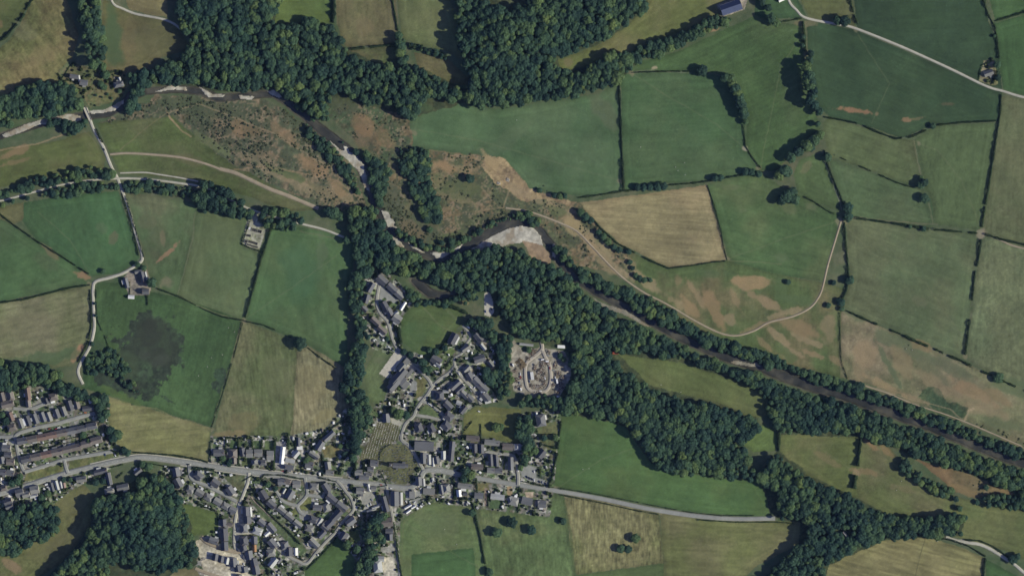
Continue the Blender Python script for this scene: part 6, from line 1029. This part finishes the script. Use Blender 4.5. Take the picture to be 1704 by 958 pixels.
rest = []
for i, (x, y, r, h, wi) in enumerate(SP):
    if i in picked: continue
    rest.append(((Wx(x), Wy(y), hz(x, y) + h - crown_scale(r, h)[2] * .95), crown_scale(r, h), random.uniform(0, 6.28), random.randrange(8)))
scatter('woodland', 'dense mass of smaller broadleaf trees filling the woods', 'woodland', rest, CROWNS, 'wood_crowns')

# ------------------------------------------------------------------ scrub and bushes
scr = []
rng = random.Random(5)
def scrub(poly, n, lo, hi, thr, ns, seed, avoid=True):
    xs = [p[0] for p in poly]; ys = [p[1] for p in poly]; pl = [(p[0], p[1]) for p in poly]
    X = np.array([rng.uniform(min(xs), max(xs)) for _ in range(n)]); Y = np.array([rng.uniform(min(ys), max(ys)) for _ in range(n)])
    ok = inside(pl, X, Y) & (fbm(X, Y, ns, seed) > thr)
    for x, y in zip(X[ok], Y[ok]):
        if ex(x, y) or lname(x, y) in ('bare_ground', 'river_bed', 'gravel_shore'): continue
        r = lo + (hi - lo) * rng.random() ** 2.2; scr.append((x, y, r, r * rng.uniform(.35, .65)))
HE = [q for q in GROUND if q[0] == 'heathland']
scrub(HE[0][2], 3200, .6, 2.4, .49, 30, 81); scrub(HE[1][2], 700, .6, 2.0, .53, 22, 82); scrub(HE[2][2], 2600, .6, 2.3, .52, 30, 83)
scrub([(455,170),(510,210),(560,262),(600,320),(600,335),(560,290),(500,250),(440,215),(420,180)], 900, 1, 3, .46, 22, 84)
scrub([(640,330),(690,390),(740,415),(790,400),(860,362),(900,360),(840,345),(790,360),(740,395),(700,380),(660,340)], 900, .9, 2.8, .44, 22, 85)
scrub([(285,160),(330,165),(420,200),(440,240),(430,275),(390,275),(350,235),(310,215)], 700, .9, 2.6, .46, 20, 86)
scrub([(290,330),(240,316),(210,318),(215,305),(300,312),(330,322)], 220, 1, 2.4, .3, 20, 87)
scrub([(870,345),(965,365),(1050,440),(1060,462),(1000,425),(940,385)], 260, .6, 1.8, .5, 18, 88)
scrub([(900,305),(960,330),(940,350),(880,335),(860,318)], 90, .6, 1.5, .4, 18, 94)
scrub([(200,520),(235,526),(180,575),(210,600),(160,610),(150,595),(165,560)], 60, .8, 2, .5, 18, 89)
scrub([(1400,508),(1660,625),(1690,650),(1640,640),(1480,560)], 90, .5, 1.4, .45, 20, 90)
scrub([(1600,700),(1704,745),(1704,730),(1640,705)], 120, .8, 2.2, .4, 18, 91)
scrub([(1600,800),(1660,800),(1690,822),(1640,826)], 60, .8, 2, .4, 18, 92); scrub([(1290,655),(1340,672),(1330,715),(1300,712)], 60, .8, 2.4, .4, 18, 93)
scrub([(636,318),(660,330),(700,380),(740,395),(790,380),(820,360),(840,352),(800,398),(745,420),(690,410),(655,372)], 1500, .8, 2.6, .40, 22, 95)
scr.sort(key=lambda p: -p[2])
garden = []
VG = [(q[1], q[2]) for q in GROUND if q[0] in ('village_ground', 'cottage_garden')]
rng = random.Random(17)
for lab, poly in VG:
    xs = [p[0] for p in poly]; ys = [p[1] for p in poly]; n = int((max(xs) - min(xs)) * (max(ys) - min(ys)) / 32)
    X = np.array([rng.uniform(min(xs), max(xs)) for _ in range(n)]); Y = np.array([rng.uniform(min(ys), max(ys)) for _ in range(n)])
    for x, y in zip(X[inside(poly, X, Y)], Y[inside(poly, X, Y)]):
        if not ex(x, y) and -5 < x < 1709 and -5 < y < 963 and lname(x, y) in ('village_ground', 'cottage_garden'): garden.append((x, y, .8 + 2.9 * rng.random() ** 2.2, lab.split('gardens')[-1].strip()))
garden.sort(key=lambda p: -p[2])
def put_bush(x, y, r, h, lab, grp, meshes, i):
    props(link('bush', meshes[i % 4], None, (Wx(x), Wy(y), hz(x, y) + .25 * h), random.uniform(0, 6.28), (r, r, h * .8)), lab, 'bush', grp)
for i, (x, y, r, where) in enumerate(garden[:190]):
    put_bush(x, y, r, r * random.uniform(.9, 1.5), f'large rounded garden bush growing in the plots {where}', 'garden bushes ' + where, BUSHES, i)
for i, (x, y, r, h) in enumerate(scr[:100]):
    where = 'between river and railway path' if x < 620 else ('around the earth pit' if x < 1070 else 'in the lower meadows')
    put_bush(x, y, r, h, f'one of the largest dark scrub bushes on rough ground {where}', 'scrub bushes ' + where, GORSE, i)
scatter('undergrowth', 'low gorse and bramble scrub spread over the heath', 'scrub', [((Wx(x), Wy(y), hz(x, y) + .2 * h), (r, r, h * .75), random.uniform(0, 6.28), random.randrange(4)) for x, y, r, h in scr[100:]], GORSE, 'scrub_tufts')
scatter('shrubbery', 'small garden plants and clipped bushes of the village plots', 'garden plants', [((Wx(x), Wy(y), hz(x, y) + .2 * r), (r, r, r * .9), random.uniform(0, 6.28), random.randrange(4)) for x, y, r, w in garden[190:]], BUSHES, 'garden_tufts')

# ------------------------------------------------------------------ hedges
def hedge(pts, w, h, rag, lab, grp=None, seed=0, name='hedge'):
    rg = np.random.default_rng(seed)
    P = np.array([p[:2] for p in pts], float); d = np.hypot(*np.diff(P, axis=0).T); cum = np.concatenate([[0], np.cumsum(d)]); Lt = cum[-1]
    n = int(Lt * w * 2.6 * (.9 + .25 * h)) + 20
    u = rg.uniform(0, Lt, n); x = np.interp(u, cum, P[:, 0]); y = np.interp(u, cum, P[:, 1])
    k = np.clip(np.searchsorted(cum, u) - 1, 0, len(d) - 1); t = np.diff(P, axis=0)[k] / d[k][:, None]; nn = np.stack([-t[:, 1], t[:, 0]], 1)
    prof = .4 + 1.25 * vnoise(u, u * 0 + seed * 7.3, 6, 60); prof *= 1 - .25 * rag + .5 * rag * vnoise(u, u * 0 + seed * 3.1, 16, 61)
    keep = vnoise(u, u * 0 + seed * 5.7, 11, 62) > rag * .52
    off = rg.uniform(-1, 1, n); z = rg.uniform(.1, 1, n); z = np.where(np.abs(off) < .6, np.sqrt(z), z)
    cx = x + nn[:, 0] * off * w / 2 * prof; cy = y + nn[:, 1] * off * w / 2 * prof
    zz = z * h * prof * (1 - .35 * off ** 2)
    gz = np.array([hz(a, b) for a, b in zip(cx, cy)])
    c = np.stack([cx - 852, 479 - cy, gz + zz], 1)[keep]
    no = np.stack([nn[:, 0] * off, -nn[:, 1] * off, .35 + .6 * z], 1)[keep]; no = unit(no + rg.normal(size=no.shape) * .35)
    if len(c) < 3: return
    v, f = leaves(c, no, rg.uniform(.45, .85, len(c)) * (.7 + .12 * w), rg)
    props(link(name, np_mesh(name, v, f, [M['hedge']])), lab, 'hedge', grp)
for k, (lab, w, h, rag, pts) in enumerate(HEDGES): hedge(pts, w, h, rag, lab, 'field hedges', k + 1)
ROWAT = [(ph, np.mean([q[0] for q in l]), np.mean([q[1] for q in l])) for ph, st, l in HOUSES]
def near_row(x, y): return min(ROWAT, key=lambda r: (r[1] - x) ** 2 + (r[2] - y) ** 2)[0]
cnt = {}
for k, (x0_, y0_, x1_, y1_, w, h) in enumerate(sorted(GHEDGES, key=lambda q: q[0] + q[2])):
    nr = near_row((x0_ + x1_) / 2, (y0_ + y1_) / 2); c = cnt.get(nr, 0); cnt[nr] = c + 1
    L_ = math.hypot(x1_ - x0_, y1_ - y0_); sz = 'long' if L_ > 34 else ('short' if L_ < 18 else 'mid length')
    dr = 'upright' if abs(y1_ - y0_) > 1.7 * abs(x1_ - x0_) else ('level' if abs(x1_ - x0_) > 1.7 * abs(y1_ - y0_) else 'slanting')
    hedge([(x0_, y0_), (x1_, y1_)], w, h, .1, f'garden hedge by {nr}, {ORD[c]} from the west, {dr}', 'garden hedges', 300 + k, 'garden_hedge')

# ------------------------------------------------------------------ buildings
def unit_meshes():
    d = {}
    mb = MB(); mb.box(-.5, .5, -.5, .5, -.3, 1); d['wall'] = mb
    mb = MB(); e = .53                      # gable roof, unit rise, overhanging, with boarded gable ends
    A, Bq, Cc, D = (-e, -e, -.08), (e, -e, -.08), (e, e, -.08), (-e, e, -.08); r0, r1 = (-e, 0, 1), (e, 0, 1)
    mb.face([A, Bq, r1, r0], 0); mb.face([Cc, D, r0, r1], 0); mb.face([D, A, r0], 1); mb.face([Bq, Cc, r1], 1); mb.face([D, Cc, Bq, A], 1); d['G'] = mb
    mb = MB(); r0, r1 = (-.2, 0, 1), (.2, 0, 1)
    mb.face([A, Bq, r1, r0], 0); mb.face([Cc, D, r0, r1], 0); mb.face([D, A, r0], 0); mb.face([Bq, Cc, r1], 0); mb.face([D, Cc, Bq, A], 1); d['H'] = mb
    mb = MB(); mb.box(-.52, .52, -.52, .52, 0, 1); d['F'] = mb
    return d
UM = unit_meshes(); MESH = {}
def um(k, *mats):
    key = (k,) + tuple(m.name for m in mats)
    if key not in MESH: MESH[key] = UM[k].mesh({'wall': 'wall'}.get(k, 'roof'), *mats)
    return MESH[key]
mb = MB(); mb.box(-.5, .5, -.5, .5, -1, 1); mb.box(-.3, -.06, -.2, .2, 1, 1.3); mb.box(.06, .3, -.2, .2, 1, 1.3); CHIM = mb.mesh('chimney', M['brick'])
mb = MB(); mb.box(-.55, .55, -.03, .05, -.6, .6); WIN = mb.mesh('window', M['glass'])
mb = MB(); mb.box(-.48, .48, -.03, .06, 0, 2.05); DOOR = mb.mesh('door', M['door'])
mb = MB(); mb.box(-.7, .7, -.04, .1, -.08, 0); SILL = mb.mesh('sill', M['wall'])
def body(t, L, W, code, eave, wm, ridge_turn=False):
    eave *= .9 if eave < 5.9 else 1; ty, tone = code[0], code[1]; rm = M['roof' + tone]
    w = link('wall', um('wall', wm), t, None, None, (L, W, eave))
    rise = {'G': W / 2 * .86, 'H': W / 2 * .78, 'F': .35}[ty]; rise = min(rise, 3.4) if W < 16 else rise
    r = link('roof', um(ty, rm, wm), t, (0, 0, eave + (.05 if ty != 'F' else .02)), None, (L, W, rise)); return w, r, rise
def house(x, y, L, W, ang, code, eave, label, cat, group, name='house', chim=True, wm=None):
    t = props(link(name, None, None, (Wx(x), Wy(y), hz(x, y)), -R(ang)), label, cat, group)
    wm = wm or M['wall']; w, r, rise = body(t, L, W, code, eave, wm)
    rg = random.Random(int(x * 31 + y * 17))
    if chim and eave > 3.5 and L > 9:
        cx = L * .42 * rg.choice((-1, 1))
        link('chimney', CHIM, r, (cx / L, 0, 1.02), None, (.9 / L, 1.3 / W, .9 / rise))
    for s in (-1, 1):
        for q in (-.3, .3):
            for zz in ((1.5,) if eave < 4 else (1.5, 3.9)):
                if eave > 2.5: wi = link('window', WIN, t, (L * q, s * (W / 2 + .0), zz), 0 if s > 0 else math.pi); 
    link('door', DOOR, t, (0, -W / 2, 0.02), math.pi)
    if chim and L * W > 80 and rg.random() < .8:      # a lean-to, porch or conservatory on one side
        sd = rg.choice((-1, 1)); el, ew, eh = rg.uniform(3.5, L * .5), rg.uniform(2.6, 4), min(2.7, eave * .8)
        ex_ = link('extension', um('wall', wm), t, (rg.uniform(-.22, .22) * L, sd * (W / 2 + ew / 2 + .02), 0), None, (el, ew, eh))
        link('extension_roof', um('F', M['roof' + rg.choice('ppwgs')], wm), ex_, (0, 0, 1.01), None, (1, 1, .12))
    return t
TONEW = {'s': 'slate roofed', 'd': 'dark slate roofed', 'g': 'grey roofed', 'p': 'pale roofed', 'b': 'brown roofed', 'r': 'red-brown roofed', 'w': 'white roofed', 'o': 'tan roofed', 'n': 'navy roofed', 'q': 'red roofed'}
for ph, st, lst in HOUSES:
    for i, (x, y, L, W, an, code, ev) in enumerate(lst):
        small = L * W < 75 and ev < 3.7
        kind = 'outbuilding' if small or code[1] == 'w' else ('bungalow' if ev < 3.7 else ('terrace house' if 'terrace' in ph and 'court' not in ph else 'house'))
        lab = f"{TONEW[code[1]]} {kind}, {ORD[i]} from {st}, {ph}"
        house(x, y, L, W, an, code, ev, lab, kind, 'houses of ' + ph, kind.replace(' ', '_'), not small, M['stone'] if 'stone' in ph else None)
for lab, cat, (x, y, L, W, an, code, ev) in LONE:
    house(x, y, L, W, an, code, ev, lab, cat, None, cat.replace(' ', '_'), cat in ('bungalow', 'house', 'cottage'))

# garden sheds and glasshouses
rng = random.Random(23); SHED = {}
for tone in 'wgpb':
    mb = MB(); mb.box(-1.6, 1.6, -1.1, 1.1, -.2, 1.9, 1); e = 1.25
    A, Bq, Cc, D = (-1.75, -e, 1.85), (1.75, -e, 1.85), (1.75, e, 1.85), (-1.75, e, 1.85); r0, r1 = (-1.75, 0, 2.5), (1.75, 0, 2.5)
    for q in ([A, Bq, r1, r0], [Cc, D, r0, r1]): mb.face(q, 0)
    for q in ([D, A, r0], [Bq, Cc, r1]): mb.face(q, 1)
    SHED[tone] = mb.mesh('garden_shed', M['roof' + tone], M['wood'])
n_sh = 0
for (lab, poly) in VG[:5]:
    xs = [p[0] for p in poly]; ys = [p[1] for p in poly]; want = int((max(xs) - min(xs)) * (max(ys) - min(ys)) / 520); got = 0
    while got < want and n_sh < 292:
        x, y = rng.uniform(min(xs), max(xs)), rng.uniform(min(ys), max(ys)); got += .25
        if not inside(poly, np.array([x]), np.array([y]))[0] or ex(x, y) or ex(x + 1.5, y) or ex(x, y + 1.5) or ex(x - 1.5, y) or not (0 < x < 1704 and 0 < y < 958) or lname(x, y) != 'village_ground': continue
        tone = rng.choice('wwwwgpppb'); got += .75; nr = near_row(x, y); n_sh += 1
        s = rng.uniform(.8, 1.5)
        props(link('garden_shed', SHED[tone], None, (Wx(x), Wy(y), hz(x, y)), -R(rng.choice((-12, 40, 75, 0, 88)) + rng.uniform(-6, 6)), (s, s * rng.uniform(.8, 1.2), 1)), f"small {TONEW[tone]} shed near {nr}", 'shed', f"{TONEW[tone]} sheds near {nr}")

# the school, church, bridge, pumping tanks
t = props(link('school_building', None, None, (Wx(664), Wy(627), hz(664, 627)), R(50)), 'sprawling dark roofed school with several wings by the playground', 'school')
for (px, py, L, W, code, ev) in [(664, 626, 30, 14, 'Gs', 5), (655, 640, 20, 13, 'Gs', 5.2), (669, 611, 14, 12, 'Gg', 4.4), (676, 603, 14, 9, 'Fg', 3.6), (675, 640, 13, 9, 'Fg', 3.6), (682, 621, 16, 5, 'Fg', 3.2), (651, 648, 10, 8, 'Gd', 4), (669, 633, 15, 10, 'Fs', 4.2)]:
    dx, dy = px - 664, -(py - 627); ca, sa = math.cos(-R(50)), math.sin(-R(50)); lx, ly = dx * ca - dy * sa, dx * sa + dy * ca
    w = link('wall', um('wall', M['wall']), t, (lx, ly, 0), None, (L, W, ev)); ty = code[0]
    link('roof', um(ty, M['roof' + code[1]], M['wall']), t, (lx, ly, ev + .04), None, (L, W, W / 2 * .6 if ty != 'F' else .3))
for k in range(5): link('window', WIN, t, (-12 + k * 5.5, -7.02, 2), math.pi, (1.6, 1, 1.2))
t = props(link('church', None, None, (Wx(664), Wy(774), hz(664, 774)), -R(3)), 'small grey stone church with a low tower among the graves', 'church')
for nm, lx, ly, L, W, ev, code in (('nave', 0, 0, 19, 8, 5, 'Gs'), ('chancel', 12, .3, 7, 6, 4, 'Gs'), ('porch', -3, -5.6, 3.4, 3.6, 2.4, 'Gs'), ('vestry', 8, 5, 5, 4, 3, 'Gg')):
    w = link(nm, um('wall', M['stone']), t, (lx, ly, 0), None, (L, W, ev)); link('roof', um('G', M['roof' + code[1]], M['stone']), t, (lx, ly, ev + .04), None, (L, W, W / 2 * .9))
mb = MB(); mb.box(-2.6, 2.6, -2.8, 2.8, -.5, 10); 
for a in range(4):
    for k in (-1, 0, 1):
        x, y = (2.3, k * 1.9) if a % 2 == 0 else (k * 1.8, 2.5); s = 1 if a < 2 else -1
        mb.box(s * x - .35, s * x + .35, s * y - .35, s * y + .35, 10, 10.9)
link('tower', mb.mesh('tower', M['stone']), t, (-13.5, .5, 0))
mb = MB(); b = 2.2; ap = (0, 0, 2)
for p, q in (((-b, -b, 0), (b, -b, 0)), ((b, -b, 0), (b, b, 0)), ((b, b, 0), (-b, b, 0)), ((-b, b, 0), (-b, -b, 0))): mb.face([p, q, ap])
link('tower_cap', mb.mesh('tower_cap', M['roofs']), t, (-13.5, .5, 10.02))
for k in range(4): link('window', WIN, t, (-7 + k * 4.4, -4.02, 2.6), math.pi, (.8, 1, 1.7))
bx, by = 145.5, 189.5; an = math.atan2(-(199 - 180), 150.5 - 142)
t = props(link('stone_bridge', None, None, (Wx(bx), Wy(by), 0), an), 'narrow pale stone bridge carrying the farm lane over the river', 'bridge')
mb = MB(); mb.box(-12, 12, -2.3, 2.3, .25, .62); link('deck', mb.mesh('deck', M['roadE']), t)
for s in (-1, 1):
    mb = MB(); mb.box(-12.4, 12.4, s * 2.5 - .2, s * 2.5 + .2, -.2, 1.55); link('parapet', mb.mesh('parapet', M['stone']), t)
for s in (-1, 1):
    mb = MB(); mb.box(s * 3.4 - .7, s * 3.4 + .7, -2.6, 2.6, -2.2, .24); link('pier', mb.mesh('pier', M['stone']), t)
for x, y, L, W, an, lab in ((415.5, 380, 4, 5, 10, 'small white topped tank at the near end of the tank row'), (422.5, 382.5, 7.5, 5.6, 14, 'square dark water tank in the middle of the tank row'), (432, 385, 8, 5.6, 14, 'second square dark water tank by the grass'), (413.5, 391.8, 8.5, 4.4, 12, 'oblong dark tank along the compound fence'), (421, 403.5, 17, 4.4, 17, 'long narrow filter tank in the pumping compound'), (420, 409, 20, 3, 17, 'thin outer channel tank of the pumping compound')):
    t = props(link('settling_tank', None, None, (Wx(x), Wy(y), hz(x, y)), -R(an)), lab, 'tank', 'tanks of the pumping station')
    mb = MB(); w = .35; h = 1.5
    for a, b_, c, d in ((-L / 2, L / 2, -W / 2, -W / 2 + w), (-L / 2, L / 2, W / 2 - w, W / 2), (-L / 2, -L / 2 + w, -W / 2 + w, W / 2 - w), (L / 2 - w, L / 2, -W / 2 + w, W / 2 - w)): mb.box(a, b_, c, d, -.2, h)
    link('rim', mb.mesh('rim', M['tank']), t)
    mb = MB(); mb.face([(-L / 2 + w, -W / 2 + w, .5), (L / 2 - w, -W / 2 + w, .5), (L / 2 - w, W / 2 - w, .5), (-L / 2 + w, W / 2 - w, .5)])
    link('lid' if 'white' in lab else 'water_surface', mb.mesh('surface', M['roofw'] if 'white' in lab else M['water']), t, (0, 0, .9 if 'white' in lab else 0))
t = props(link('settling_tank', None, None, (Wx(409.7), Wy(401.6), hz(409.7, 401.6))), 'round dark tank in the corner of the pumping compound', 'tank', 'tanks of the pumping station')
mb = MB(); cyl(mb, 3, -.2, 1.2, 16); link('rim', mb.mesh('rim', M['tank']), t); mb = MB(); cyl(mb, 2.6, 1.2, 1.26, 16); link('water_surface', mb.mesh('surface', M['water']), t)

# ------------------------------------------------------------------ vehicles
def car_parts(col):
    mb = MB(); mb.box(-2.1, 2.1, -.88, .88, .28, .8, 0); mb.box(-2.02, -1.0, -.82, .82, .8, .95, 0, None, .96); mb.box(.75, 2.02, -.82, .82, .8, .93, 0, None, .94); mb.box(-1.15, .35, -.66, .66, 1.38, 1.44, 0)
    return mb.mesh('body', M['car' + col])
CARB = {c: car_parts(c) for c in ('white', 'black', 'red', 'silver', 'blue', 'orange')}
mb = MB(); mb.box(-1.55, .95, -.8, .8, .8, 1.38, 0, None, .8); CABIN = mb.mesh('cabin_glass', M['glass'])
mb = MB(); cyl(mb, .32, -.1, .1, 10); WHEEL = mb.mesh('wheel', M['tyre'])
for x, y, an, c, ph in CARS:
    t = props(link('parked_car', None, None, (Wx(x), Wy(y), hz(x, y) + .14), -R(an)), f'{c} car {ph}', 'car', 'cars about the village')
    link('body', CARB[c], t); link('cabin', CABIN, t)
    for sx in (-1.3, 1.3):
        for sy in (-.82, .82): link('wheel', WHEEL, t, (sx, sy, .32), (R(90), 0, 0))
mb = MB(); mb.box(-3, 3, -1.1, 1.1, .5, 2.7, 0, None, .96); VANB = mb.mesh('body', M['carwhite'])
mb = MB(); mb.box(-2, -1.2, -1.1, -1.06, 1.5, 2.2); mb.box(-.4, .6, -1.1, -1.06, 1.5, 2.2); mb.box(2.97, 3.02, -.8, .8, 1.4, 2.2); VANG = mb.mesh('window', M['glass'])
for x, y, an, lab in VANS:
    k = 'caravan' if 'caravan' in lab else ('lorry_body' if 'lorry' in lab else 'van')
    t = props(link(k, None, None, (Wx(x), Wy(y), hz(x, y) + .02), -R(an)), lab, k.replace('_', ' '))
    s = 1.25 if k != 'van' else .9
    link('body', VANB, t, None, None, (s, s, 1)); link('window', VANG, t, None, None, (s, s * 1.01, 1))
    for sx in (-1.8, 1.8):
        for sy in (-.9, .9): link('wheel', WHEEL, t, (sx * s, sy * s, .34), (R(90), 0, 0))

# ------------------------------------------------------------------ scrap heaps, graves, sheep
SM = [mat_noise('scrap_%s' % n, c, .3, 1.2, .7, 0, .4) for n, c in (('rust', (120, 84, 66)), ('dull', (98, 94, 86)), ('pale', (176, 170, 156)), ('dark', (54, 52, 50)), ('timber', (132, 116, 84)))]
for k, (x, y, L, W, an, lab) in enumerate(SCRAP):
    rg = random.Random(900 + k); mb = MB(); logs = 'logs' in lab; pale = 'block' in lab or 'rubble' in lab
    for _ in range(int(L * W * 2.1) + 10):
        u, v = rg.uniform(-L / 1.7, L / 1.7), rg.uniform(-W / 1.7, W / 1.7); f = max(.15, 1 - ((2 * u / L) ** 2 + (2 * v / W) ** 2) * .7)
        a, b_, c = (rg.uniform(2, 4), rg.uniform(.2, .45), rg.uniform(.2, .45)) if logs else (rg.uniform(.4, 1.9), rg.uniform(.25, 1), rg.uniform(.25, .8))
        E = Euler((rg.uniform(-.5, .5), rg.uniform(-.5, .5), rg.uniform(0, 6.28) if not logs else rg.choice((.2, 1.7)) + rg.uniform(-.2, .2))).to_matrix(); z = rg.uniform(0, 1) * f * min(2.4, .5 + .16 * min(L, W)) + .2
        mi = 4 if logs and rg.random() < .8 else (2 if pale else rg.choice((0, 1, 1, 2, 2, 3, 4)))
        def T(p, E=E, u=u, v=v, z=z):
            q = E @ __import__('mathutils').Vector(p); return (q.x + u, q.y + v, q.z + z)
        mb.box(-a / 2, a / 2, -b_ / 2, b_ / 2, -c / 2, c / 2, mi, T)
    nm = 'log_pile' if logs else ('rubble_heap' if pale else 'scrap_heap')
    props(link(nm, mb.mesh(nm, *SM), None, (Wx(x), Wy(y), hz(x, y)), -R(an)), lab, nm.replace('_', ' '), None, 'stuff')
mb = MB(); mb.box(-.48, .48, -.1, .1, -.2, 1.05); mb.box(-.45, .45, .1, 2.0, -.1, .16); GR = mb.mesh('gravestone', M['grave'])
rng = random.Random(31); ng = 0; CEM = GROUND[[i for i, q in enumerate(GROUND) if 'cemetery' in q[1]][0]][2]
CHY = GROUND[[i for i, q in enumerate(GROUND) if 'around the church' in q[1]][0]][2]
gp = []
dv = np.array([-.28, .96]); nv = np.array([.96, .28])
for a in np.arange(-60, 60, 4.1):
    for b in np.arange(-60, 60, 3.0):
        p = np.array([634, 734]) + nv * a + dv * b + np.array([rng.uniform(-.4, .4), rng.uniform(-.5, .5)])
        if inside(CEM, p[:1], p[1:])[0] and not ex(*p) and rng.random() < .9: gp.append((p[0], p[1], 'in the straight rows of the cemetery', -16))
gc = []
for a in np.arange(615, 700, 4.0):
    for b in np.arange(735, 806, 4.4):
        p = np.array([a + rng.uniform(-1.1, 1.1), b + rng.uniform(-1.3, 1.3)])
        if inside(CHY, p[:1], p[1:])[0] and not (638 < p[0] < 682 and 767 < p[1] < 782) and rng.random() < .8: gc.append((p[0], p[1], 'standing in the grass around the church', 90))
rng.shuffle(gp); rng.shuffle(gc)
for x, y, ph, an in gp[:190] + gc[:108]:
    props(link('gravestone', GR, None, (Wx(x), Wy(y), hz(x, y)), R(an + rng.uniform(-6, 6)), (rng.uniform(1, 1.4), rng.uniform(.9, 1.2), rng.uniform(1, 1.6))), f'grey gravestone with kerbed grave {ph}', 'gravestone', 'gravestones ' + ph)
mb = MB(); mb.box(-.55, .55, -.24, .24, .35, .95, 0, None, .8); mb.box(.5, .85, -.13, .13, .8, 1.1, 1); 
for sx in (-.4, .4):
    for sy in (-.16, .16): mb.box(sx - .06, sx + .06, sy - .06, sy + .06, 0, .4, 1)
SH = mb.mesh('sheep', M['wool'], M['tyre'])
for x, y in SHEEP:
    fl = min(FIELDS, key=lambda f: pdist(f[1] + f[1][:1], np.array([float(x)]), np.array([float(y)]))[0] - (1e4 if inside(f[1], np.array([float(x)]), np.array([float(y)]))[0] else 0))[0]
    props(link('sheep', SH, None, (Wx(x), Wy(y), hz(x, y)), random.uniform(0, 6.28), (1.25, 1.25, 1.2)), 'white sheep grazing in the ' + ' '.join(fl.split()[:9]), 'sheep', 'sheep in the ' + ' '.join(fl.split()[:9]))
mb = MB(); 
for i in range(6):
    for j in range(4):
        x, y = -3 + i, -1.6 + j * .8; zz = lambda a, b: 1.2 + .5 * math.sin(a * 1.3) * math.cos(b * 1.7)
        mb.face([(x, y, zz(x, y)), (x + 1, y, zz(x + 1, y)), (x + 1, y + .8, zz(x + 1, y + .8)), (x, y + .8, zz(x, y + .8))])
props(link('tarpaulin', mb.mesh('tarpaulin', M['tarp']), None, (Wx(138), Wy(679), hz(138, 679)), .2), 'bright blue tarpaulin over a heap at the dead end', 'tarpaulin')

# ------------------------------------------------------------------ light and camera
w = bpy.data.worlds.new('World'); bpy.context.scene.world = w; w.use_nodes = True
N, L = w.node_tree.nodes, w.node_tree.links
sky = N.new('ShaderNodeTexSky'); sky.sky_type = 'NISHITA'; sky.sun_disc = False; sky.sun_elevation = R(SUN_EL)
az = R(SUN_AZ); sky.sun_rotation = R(90) - az
tn = N.new('ShaderNodeMix'); tn.data_type = 'RGBA'; tn.blend_type = 'MULTIPLY'; tn.inputs[0].default_value = 1; tn.inputs[7].default_value = (.96, .95, 1.6, 1)
L.new(sky.outputs[0], tn.inputs[6]); L.new(tn.outputs[2], N['Background'].inputs[0]); N['Background'].inputs[1].default_value = SKY_E
sd = bpy.data.lights.new('sun', 'SUN'); sd.energy = SUN_E; sd.angle = R(.5); sd.color = (1, .97, .80)
so = bpy.data.objects.new('sun', sd); C.objects.link(so); so.rotation_euler = (0, R(90 - SUN_EL), az); so.location = (0, 0, 400)
cd = bpy.data.cameras.new('camera'); cd.sensor_width = 36; ALT = 6000; cd.lens = 36 * ALT / 1704; cd.clip_start = 10; cd.clip_end = 30000
co = bpy.data.objects.new('camera', cd); C.objects.link(co); co.location = (0, 0, ALT); bpy.context.scene.camera = co
mb = MB(); mb.box(-5200, 5200, -5200, 5200, -30, ALT + 30)
hm = bpy.data.materials.new('haze'); hm.use_nodes = True; hn = hm.node_tree.nodes; hn.clear()
ho = hn.new('ShaderNodeOutputMaterial'); hv = hn.new('ShaderNodeVolumePrincipled')
hv.inputs['Color'].default_value = (.36, .58, 1, 1); hv.inputs['Density'].default_value = 3.2e-6; hv.inputs['Anisotropy'].default_value = 0
hm.node_tree.links.new(hv.outputs[0], ho.inputs['Volume'])
props(link('haze', mb.mesh('haze', hm)), 'thin bluish summer haze filling the air above the valley', 'haze', None, 'stuff')
v = bpy.context.scene.view_settings; v.view_transform = 'Standard'; v.look = 'None'; v.exposure = EXPO; v.gamma = 1
bpy.context.scene.cycles.max_bounces = 4; bpy.context.scene.cycles.volume_bounces = 0; bpy.context.scene.cycles.diffuse_bounces = 3; bpy.context.scene.cycles.use_denoising = True
print('TREES', len(single), 'wood', len(rest), 'scrub', len(scr), 'garden', len(garden), 'sheds', n_sh, 'graves', len(gp), len(gc))
